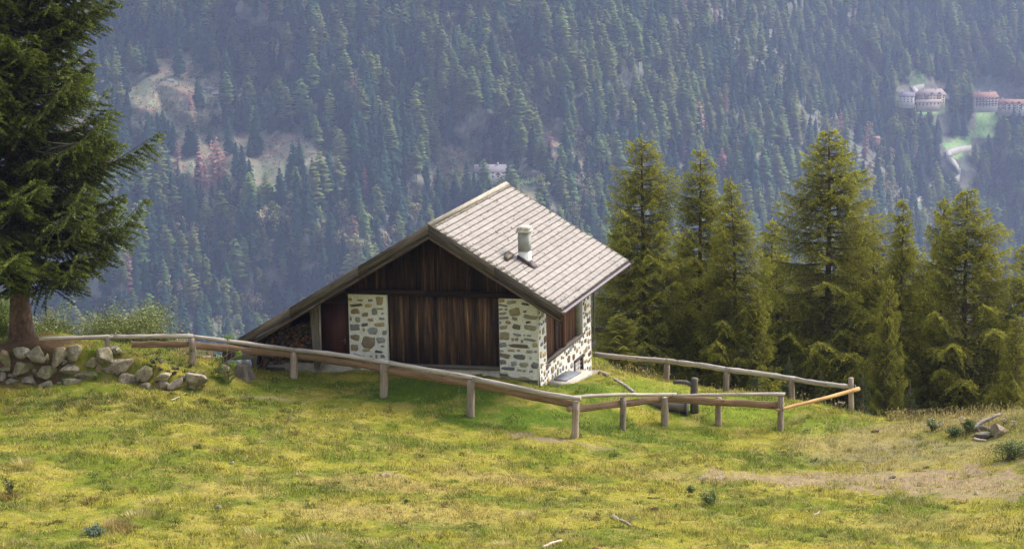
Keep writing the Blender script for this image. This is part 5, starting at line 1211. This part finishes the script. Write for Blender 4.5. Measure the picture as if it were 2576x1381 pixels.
# far trees: unit height meshes
def far_mesh(kind,seed):
    r=np.random.default_rng(seed); mb=MB()
    if kind in('spruce','larch','dead'):
        Lv={'spruce':17,'larch':15,'dead':13}[kind]; nb={'spruce':8,'larch':7,'dead':6}[kind]; z0={'spruce':.10,'larch':.24,'dead':.12}[kind]; R={'spruce':.215,'larch':.225,'dead':.15}[kind]; ex={'spruce':.62,'larch':.45,'dead':.5}[kind]
        mb.tube([[0,0,-.15],[0,0,z0+.1],[0,0,.95]],[.013,.011,.003],4,col=(1.6,1.45,1.4),caps=False)
        for k in range(Lv):
            f=z0+(1-z0)*(k+r.random()*.5)/Lv; rr=R*((1-f)/(1-z0))**ex*(1 if f>z0+.07 else .65)+.008; a0=r.random()*6.28; n=nb if f<.85 else nb-3
            for i in range(n):
                a=a0+6.28*i/n+r.normal()*.3; L=rr*r.uniform(.62,1.22); w=(.62*L+.018)*(.72 if kind!='dead' else .5); zz=f+r.normal()*.012
                d=np.array([cos(a),sin(a),0]); s=np.array([-sin(a),cos(a),0]); dr={'spruce':.5,'larch':.18,'dead':.2}[kind]*L
                p0=np.array([0,0,zz+.022]); m=d*L*.6+np.array([0,0,zz-dr*.45]); tp=d*L+np.array([0,0,zz-dr*(1 if kind=='spruce' else .6)])
                sh=r.uniform(.85,1.12)
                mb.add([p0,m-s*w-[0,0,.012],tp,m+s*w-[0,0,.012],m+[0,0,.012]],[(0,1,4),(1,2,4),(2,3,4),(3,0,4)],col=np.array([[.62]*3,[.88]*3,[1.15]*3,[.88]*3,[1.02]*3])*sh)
    else:
        mb.tube([[0,0,-.12],[0,0,.45]],[.018,.012],4,col=(1.5,1.5,1.5),caps=False)
        C=[np.array([r.normal()*.11,r.normal()*.11,r.uniform(.35,.88)]) for _ in range(9)]
        for c in C:
            R=r.uniform(.09,.15)*(1.15-abs(c[2]-.55)); n=26; d=r.normal(size=(n,3)); d/=np.linalg.norm(d,axis=1)[:,None]; P=c+d*R*r.uniform(.75,1.05,(n,1))
            u=np.cross(d,r.normal(size=(n,3))); u/=np.linalg.norm(u,axis=1)[:,None]; v=np.cross(d,u)+d*.35*r.normal(size=(n,1)); s=.034*r.uniform(.6,1.3,(n,1))
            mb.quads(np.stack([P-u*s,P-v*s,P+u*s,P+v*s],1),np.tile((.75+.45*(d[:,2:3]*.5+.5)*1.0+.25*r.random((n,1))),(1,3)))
    return mb
FM={k:[] for k in ('spruce','larch','dead','broadleaf')}
for k in FM:
    for s_ in range(5 if k in('spruce','larch') else 3):
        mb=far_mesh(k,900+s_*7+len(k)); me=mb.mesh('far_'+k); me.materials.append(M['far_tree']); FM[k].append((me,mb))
T_=[] # px,py(base),kind,height m,colour,width factor,priority
def add_tree(px,py,kind,h,c,wf=1.,pr=0): T_.append((px,py,kind,h,np.array(c),wf,pr))
SPc=(.022,.052,.034); LAc=(.155,.185,.055); BRc=(.19,.20,.065); TAc=(.30,.25,.14); DEc=(.38,.20,.165)
rowy=-20.; 
while rowy<1035:
    s=F/float(Dst(1200,rowy)); step=25; x=-20+rng.uniform(0,20)
    while x<2640:
        X_=x+rng.normal()*5; Y_=rowy+rng.normal()*7; sc_=1850/float(Dst(X_,Y_)); x+=26*sc_*(1-.18*sst(1850,2300,X_))*rng.uniform(.75,1.3)
        if 0<X_<1480 and Y_>(1000 if X_<720 else 930): continue
        if 0<X_<240 and Y_<800 and rng.random()<.75: continue
        if 720<X_<1500 and Y_>900: continue
        if 1480<X_<2600 and Y_>760 and rng.random()<.5: continue
        bad=False
        for p in CLR:
            if inpoly([X_],[Y_],p)[0] or inpoly([X_],[Y_-22],p)[0] or inpoly([X_],[Y_-44],p)[0] or inpoly([X_],[Y_-64],p)[0]: bad=True;break
        if not bad:
            for p in FLD:
                if inpoly([X_],[Y_],p)[0] or inpoly([X_],[Y_-18],p)[0] or inpoly([X_],[Y_-36],p)[0] or inpoly([X_],[Y_-54],p)[0]: bad=True;break
        if bad and rng.random()<.97: continue
        if 2255<X_<2385 and 215<Y_<300: continue
        if 2440<X_<2600 and 225<Y_<312: continue
        if 2300<X_<2322 and 195<Y_<275: continue
        if 2335<X_<2450 and 350<Y_<530 and not(2340<X_<2365) : 
            if Y_<515 and abs(X_-(2392+ (Y_-400)*.25))<44 : continue
        if 1188<X_<1282 and 418<Y_<476 and rng.random()<.8: continue
        if 2280<X_<2380 and 450<Y_<580 and abs((X_-2362)-(Y_-475)*-.75)<22: continue
        n1=fbm(X_/170,Y_/110,151,3); n2=fbm(X_/60,Y_/40,161,3); bl=fbm(X_/120+9,Y_/70,171,3)
        lar=.30+1.9*max(0,n1-.50)+(.35 if 1050<X_<1750 and 40<Y_<360 else 0)+(.12 if X_>1750 else 0); brd=(.27 if Y_>560 and X_<1150 else .03)+1.4*max(0,bl-.62)+(.35 if 1230<X_<1480 and 470<Y_<640 else 0)+(.5 if abs(X_-(2190+(Y_-440)*.8))<50 and 330<Y_<720 else 0)
        u=rng.random(); h=(rng.uniform(22,38) if rng.random()<.82 else rng.uniform(11,22))*(.8+.45*n2)*(1+.12*sst(1500,2500,X_))
        if u<brd: 
            t=rng.random(); c=np.array(BRc)*(1-t*.0) if t<.62 else np.array(TAc) if t<.85 else np.array([.22,.2,.13]); add_tree(X_,Y_,'broadleaf',h*.62,c*rng.uniform(.7,1.25),1.05)
        elif u<brd+lar*(1-brd): add_tree(X_,Y_,'larch',h*1.03,np.array(LAc)*np.array([rng.uniform(.72,1.02),rng.uniform(.9,1.08),rng.uniform(.8,1.0)])*rng.uniform(.62,1.08),rng.uniform(.85,1.1))
        elif u>.991: add_tree(X_,Y_,'dead',h*.95,np.array(DEc)*.6*rng.uniform(.7,1.1))
        else: add_tree(X_,Y_,'spruce',h,np.array(SPc)*rng.uniform(.7,1.4)*np.array([rng.uniform(.8,1.15),1,rng.uniform(.8,1.0)]),rng.uniform(.85,1.2))
    rowy+=27*(1850/float(Dst(1500,rowy)))
for (x,yt,yb,k,wf) in ((340,297,363,'spruce',1.2),(357,300,365,'spruce',1.2),(370,310,367,'spruce',1.2),(386,290,362,'spruce',1.2),(400,283,350,'spruce',1.2),(412,278,348,'spruce',1.3),(425,300,372,'spruce',1.2),(437,305,392,'spruce',1.1),(476,313,391,'spruce',1.4),(490,320,388,'spruce',1.3),(544,255,316,'spruce',1.45),(529,319,362,'spruce',1.1),
  (595,357,450,'spruce',1.1),(611,365,455,'spruce',1.1),(629,343,395,'spruce',.9),(575,240,330,'spruce',1.2),(600,235,333,'spruce',1.2),(620,232,330,'spruce',1.3),(642,238,332,'spruce',1.2),(660,240,330,'spruce',1.2),(685,250,332,'spruce',1.3),(708,245,330,'spruce',1.2),(725,262,332,'spruce',1.1),
  (483,229,325,'dead',1.3),(500,232,330,'dead',1.1),(448,352,415,'dead',1.1),(503,363,474,'dead',1.2),(550,340,474,'dead',1.7),(535,352,470,'dead',1.3),(517,400,480,'dead',1.4),(565,380,478,'dead',1.3),(1740,275,345,'dead',1.3),(1757,254,340,'dead',1.6),(1775,285,342,'dead',1.5),(1760,292,350,'dead',1.6),(1817,372,464,'dead',1.7),(1783,378,432,'dead',1.5),(1470,402,457,'dead',1.1),(1508,402,457,'dead',1.4),(2113,275,347,'dead',1.0),(280,715,790,'dead',.8),(233,740,800,'dead',.8),
  (529,698,745,'broadleaf',1.0),(626,732,790,'broadleaf',1.2),(666,708,770,'broadleaf',1.),(691,727,780,'broadleaf',1.),(716,690,730,'broadleaf',1.1),(641,782,815,'broadleaf',1.1),(738,765,800,'broadleaf',1.1),(612,745,790,'broadleaf',1.1),(655,740,790,'broadleaf',1.2),(1045,505,570,'broadleaf',1.1),(950,575,640,'broadleaf',1.),(935,655,700,'broadleaf',1.1),(985,600,650,'broadleaf',1.),
  (2303,235,263,'spruce',1.6),(2396,225,262,'spruce',1.4),(2420,235,275,'spruce',1.3),(2435,245,300,'spruce',1.3),(2425,300,345,'spruce',1.3),(2400,290,340,'spruce',1.3),(2360,300,345,'spruce',1.3),(2375,430,478,'spruce',1.3),(2522,290,335,'spruce',1.3),(2540,285,335,'spruce',1.3),(2558,290,330,'spruce',1.3),
  (1215,428,470,'spruce',.9),(1245,432,472,'spruce',1.2),(1228,424,468,'spruce',.9),(1262,440,480,'larch',.9)):
    d=float(Dst(x,yb)); h=(yb-yt)*d/F/cos(TH)*1.0; c=SPc if k=='spruce' else DEc if k=='dead' else LAc if k=='larch' else (TAc if rng.random()<.7 else BRc)
    add_tree(x,yb,k,h,np.array(c)*rng.uniform(.8,1.2),wf*(25/h)**.5 if k!='broadleaf' else wf,1)
def hidden(px,py,ht):
    y=py-ht*.7
    if px<300 and y<760: return True
    if px<0 or px>2576 or y<0: return True
    if y>850: return True
    if px>1500 and y>520: return True
    if 1080<px<1560 and y>470+abs(px-1270)*.62: return True
    if 600<px<1080 and y>850-(px-600)*.58: return True
    return False
cat_={}
for q,t in enumerate(T_):
    d=float(Dst(t[0],t[1])); hp=t[3]*F/d; cat_.setdefault(t[2],[]).append((hp+(1000 if t[6] else 0) if not hidden(t[0],t[1],hp) else -1,q))
ind=set(); 
for k,l in cat_.items():
    l.sort(reverse=True); lim={'spruce':285,'larch':285,'broadleaf':250,'dead':80}[k]; ind|={q for s_,q in l[:lim] if s_>0}; print(k,len(l),'ind',len([1 for s_,q in l[:lim] if s_>0]))
def zone(px,py):
    if px<820 and py<500: return 'around the brown clearing'
    if px<1150 and py>=500: return 'low on the slope left of the hut roof'
    if px<1300: return 'high on the slope above the long eave'
    if px<1800 and py<330: return 'high on the slope above the chimney'
    if px<1950: return 'behind the ridge of the hut and the first larches'
    if py<300: return 'high on the hazy slope near the hotels'
    return 'below the hotels on the hazy right slope'
KN={'spruce':('spruce_tree','dark blue green spruce','tree'),'larch':('larch_tree','pale green larch','tree'),'dead':('dead_tree','reddish brown dead conifer','dead tree'),'broadleaf':('broadleaf_tree','rounded leafy tree','tree')}
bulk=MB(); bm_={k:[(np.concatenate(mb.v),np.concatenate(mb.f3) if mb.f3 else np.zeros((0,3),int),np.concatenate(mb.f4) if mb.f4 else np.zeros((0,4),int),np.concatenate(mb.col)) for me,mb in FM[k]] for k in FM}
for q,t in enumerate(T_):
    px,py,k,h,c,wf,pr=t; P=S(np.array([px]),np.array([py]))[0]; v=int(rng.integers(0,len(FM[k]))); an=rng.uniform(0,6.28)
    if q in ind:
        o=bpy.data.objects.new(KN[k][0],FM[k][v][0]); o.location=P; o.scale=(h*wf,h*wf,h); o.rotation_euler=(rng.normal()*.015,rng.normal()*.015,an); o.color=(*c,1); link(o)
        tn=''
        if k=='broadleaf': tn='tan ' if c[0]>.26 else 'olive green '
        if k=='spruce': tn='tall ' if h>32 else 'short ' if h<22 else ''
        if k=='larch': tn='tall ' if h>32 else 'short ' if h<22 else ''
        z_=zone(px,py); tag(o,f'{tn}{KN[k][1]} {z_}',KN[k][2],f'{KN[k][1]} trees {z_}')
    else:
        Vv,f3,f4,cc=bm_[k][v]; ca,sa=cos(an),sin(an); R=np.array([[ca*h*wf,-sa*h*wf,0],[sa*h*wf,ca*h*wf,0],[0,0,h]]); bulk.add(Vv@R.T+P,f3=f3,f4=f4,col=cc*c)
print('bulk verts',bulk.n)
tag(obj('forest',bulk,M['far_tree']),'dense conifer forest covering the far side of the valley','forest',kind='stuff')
# fallen pale trunks on the slope
for x0,y0,x1,y1 in ((575,312,600,322),(610,345,625,338),(2190//1,0,0,0),(905,55,912,30),(1540,90,1560,40),(1400,210,1420,240),(300,760,306,740),(1010,230,1030,215)):
    if x1==0: continue
    a=S(np.array([x0]),np.array([y0]))[0]+[0,0,2]; b=S(np.array([x1]),np.array([y1]))[0]+[0,0,3]; mb=MB(); mb.tube([a,b],[.45,.3],5,col=(1,.95,.9)); o=obj('fallen_trunk',mb,M['rail_wood'],origin=a); tag(o,'pale fallen tree trunk lying on the far slope','fallen trunk','fallen trunks on the far slope')
# rock outcrops in the clearing
for k,(x,y,s) in enumerate(((505,180,10),(525,225,12),(515,232,9),(375,185,8),(540,238,8),(548,400,9),(555,385,6),(430,205,7))):
    c=S(np.array([x]),np.array([y]))[0]; Vb,Fc=boulder_pts(s*.9,s*.6,s*.7,800+k); mb=MB(); mb.add(Vb+c,Fc,col=(1.1,1.02,1.05)); o=obj('rock_outcrop',mb,mat_plain('far_rock_%d'%k,(.30,.27,.28),.9,0,.4,.3,bstr=0),origin=c); tag(o,'grey rock outcrop in the brown clearing','rock','rock outcrops in the clearing')

# low scrub and branch litter over the clearings
sc=MB()
for p in CLR:
    p_=np.array(p,float); n=int(230*min(1,(np.ptp(p_[:,0])*np.ptp(p_[:,1]))/20000)+60); X_=rng.uniform(p_[:,0].min(),p_[:,0].max(),n*2); Y_=rng.uniform(p_[:,1].min(),p_[:,1].max(),n*2)
    k=inpoly(X_,Y_,p); C=S(X_[k],Y_[k]); m=len(C)
    if not m: continue
    for q in range(7):
        r=rng.uniform(.3,1.0,(m,1)); u=rng.normal(size=(m,3)); u/=np.linalg.norm(u,axis=1)[:,None]; v=np.cross(u,rng.normal(size=(m,3))); v/=np.linalg.norm(v,axis=1)[:,None]; c0=C+rng.normal(size=(m,3))*[1.2,1.2,.4]+[0,0,.5]
        t=rng.random((m,1)); col=np.where(t<.6,[[.08,.12,.045]],np.where(t<.97,[[.15,.11,.06]],[[.35,.3,.25]]))*rng.uniform(.6,1.3,(m,1))
        sc.quads(np.stack([c0-u*r,c0-v*r*.5,c0+u*r,c0+v*r*.5],1),col)
tag(obj('scrub',sc,M['far_tree']),'low scrub and branch litter scattered over the brown clearings','scrub',kind='stuff')
# ------------------------------------------------------------------ light, camera, haze
w=bpy.data.worlds.new("World"); scene.world=w; w.use_nodes=True; nt=w.node_tree; nt.nodes.clear()
SE,SR=radians(48),radians(62)
sky=nt.nodes.new('ShaderNodeTexSky'); sky.sky_type='NISHITA'; sky.sun_disc=False; sky.sun_elevation=SE; sky.sun_rotation=SR; sky.dust_density=3.0; sky.air_density=1.0
hsv=nt.nodes.new('ShaderNodeHueSaturation'); hsv.inputs['Saturation'].default_value=.45; nt.links.new(sky.outputs[0],hsv.inputs['Color'])
bg=nt.nodes.new('ShaderNodeBackground'); bg.inputs[1].default_value=.15; nt.links.new(hsv.outputs[0],bg.inputs[0])
ow=nt.nodes.new('ShaderNodeOutputWorld'); nt.links.new(bg.outputs[0],ow.inputs[0])
L=bpy.data.lights.new('sun','SUN'); L.energy=1.6; L.angle=radians(20); L.color=(1,.91,.79)
lo=bpy.data.objects.new('sun',L); COL.objects.link(lo)
from mathutils import Vector, Matrix
sd=Vector((sin(SR)*cos(SE),cos(SR)*cos(SE),sin(SE))); lo.rotation_euler=(sd).to_track_quat('Z','Y').to_euler(); lo.location=sd*50

cd=bpy.data.cameras.new('camera'); co=bpy.data.objects.new('camera',cd); COL.objects.link(co)
cd.sensor_width=36; cd.lens=36*F/W; cd.clip_start=.5; cd.clip_end=12000
mt=Matrix.Identity(4)
for i in range(3):
    mt[i][0]=RT[i]; mt[i][1]=UP[i]; mt[i][2]=-FWD[i]; mt[i][3]=CAM[i]
co.matrix_world=mt; scene.camera=co

# haze: one closed box of even, pale blue air around everything
hm=bpy.data.materials.new('haze_air'); hm.use_nodes=True; nt=hm.node_tree; nt.nodes.clear()
pv=nt.nodes.new('ShaderNodeVolumePrincipled'); pv.inputs['Color'].default_value=(.46,.55,.87,1); pv.inputs['Density'].default_value=HAZE; pv.inputs['Anisotropy'].default_value=.2
o_=nt.nodes.new('ShaderNodeOutputMaterial'); nt.links.new(pv.outputs[0],o_.inputs['Volume'])
hb=MB(); x0,x1,y0,y1,z0,z1=HBOX; hb.box((x0,y0,z0),(x1-x0,0,0),(0,y1-y0,0),(0,0,z1-z0))
tag(obj('haze',hb,hm),'pale blue mountain haze','haze',kind='stuff')

scene.view_settings.view_transform='Standard'; scene.view_settings.look='None'; scene.view_settings.gamma=1; scene.view_settings.exposure=EXPO
cy=scene.cycles; cy.max_bounces=6; cy.diffuse_bounces=3; cy.glossy_bounces=2; cy.transmission_bounces=3; cy.volume_bounces=0; cy.transparent_max_bounces=8
cy.use_denoising=True; cy.caustics_reflective=False; cy.caustics_refractive=False; cy.sample_clamp_indirect=6
try: cy.denoiser='OPENIMAGEDENOISE'; cy.denoising_input_passes='RGB_ALBEDO_NORMAL'; cy.denoising_prefilter='NONE'
except Exception: pass
cy.use_adaptive_sampling=False
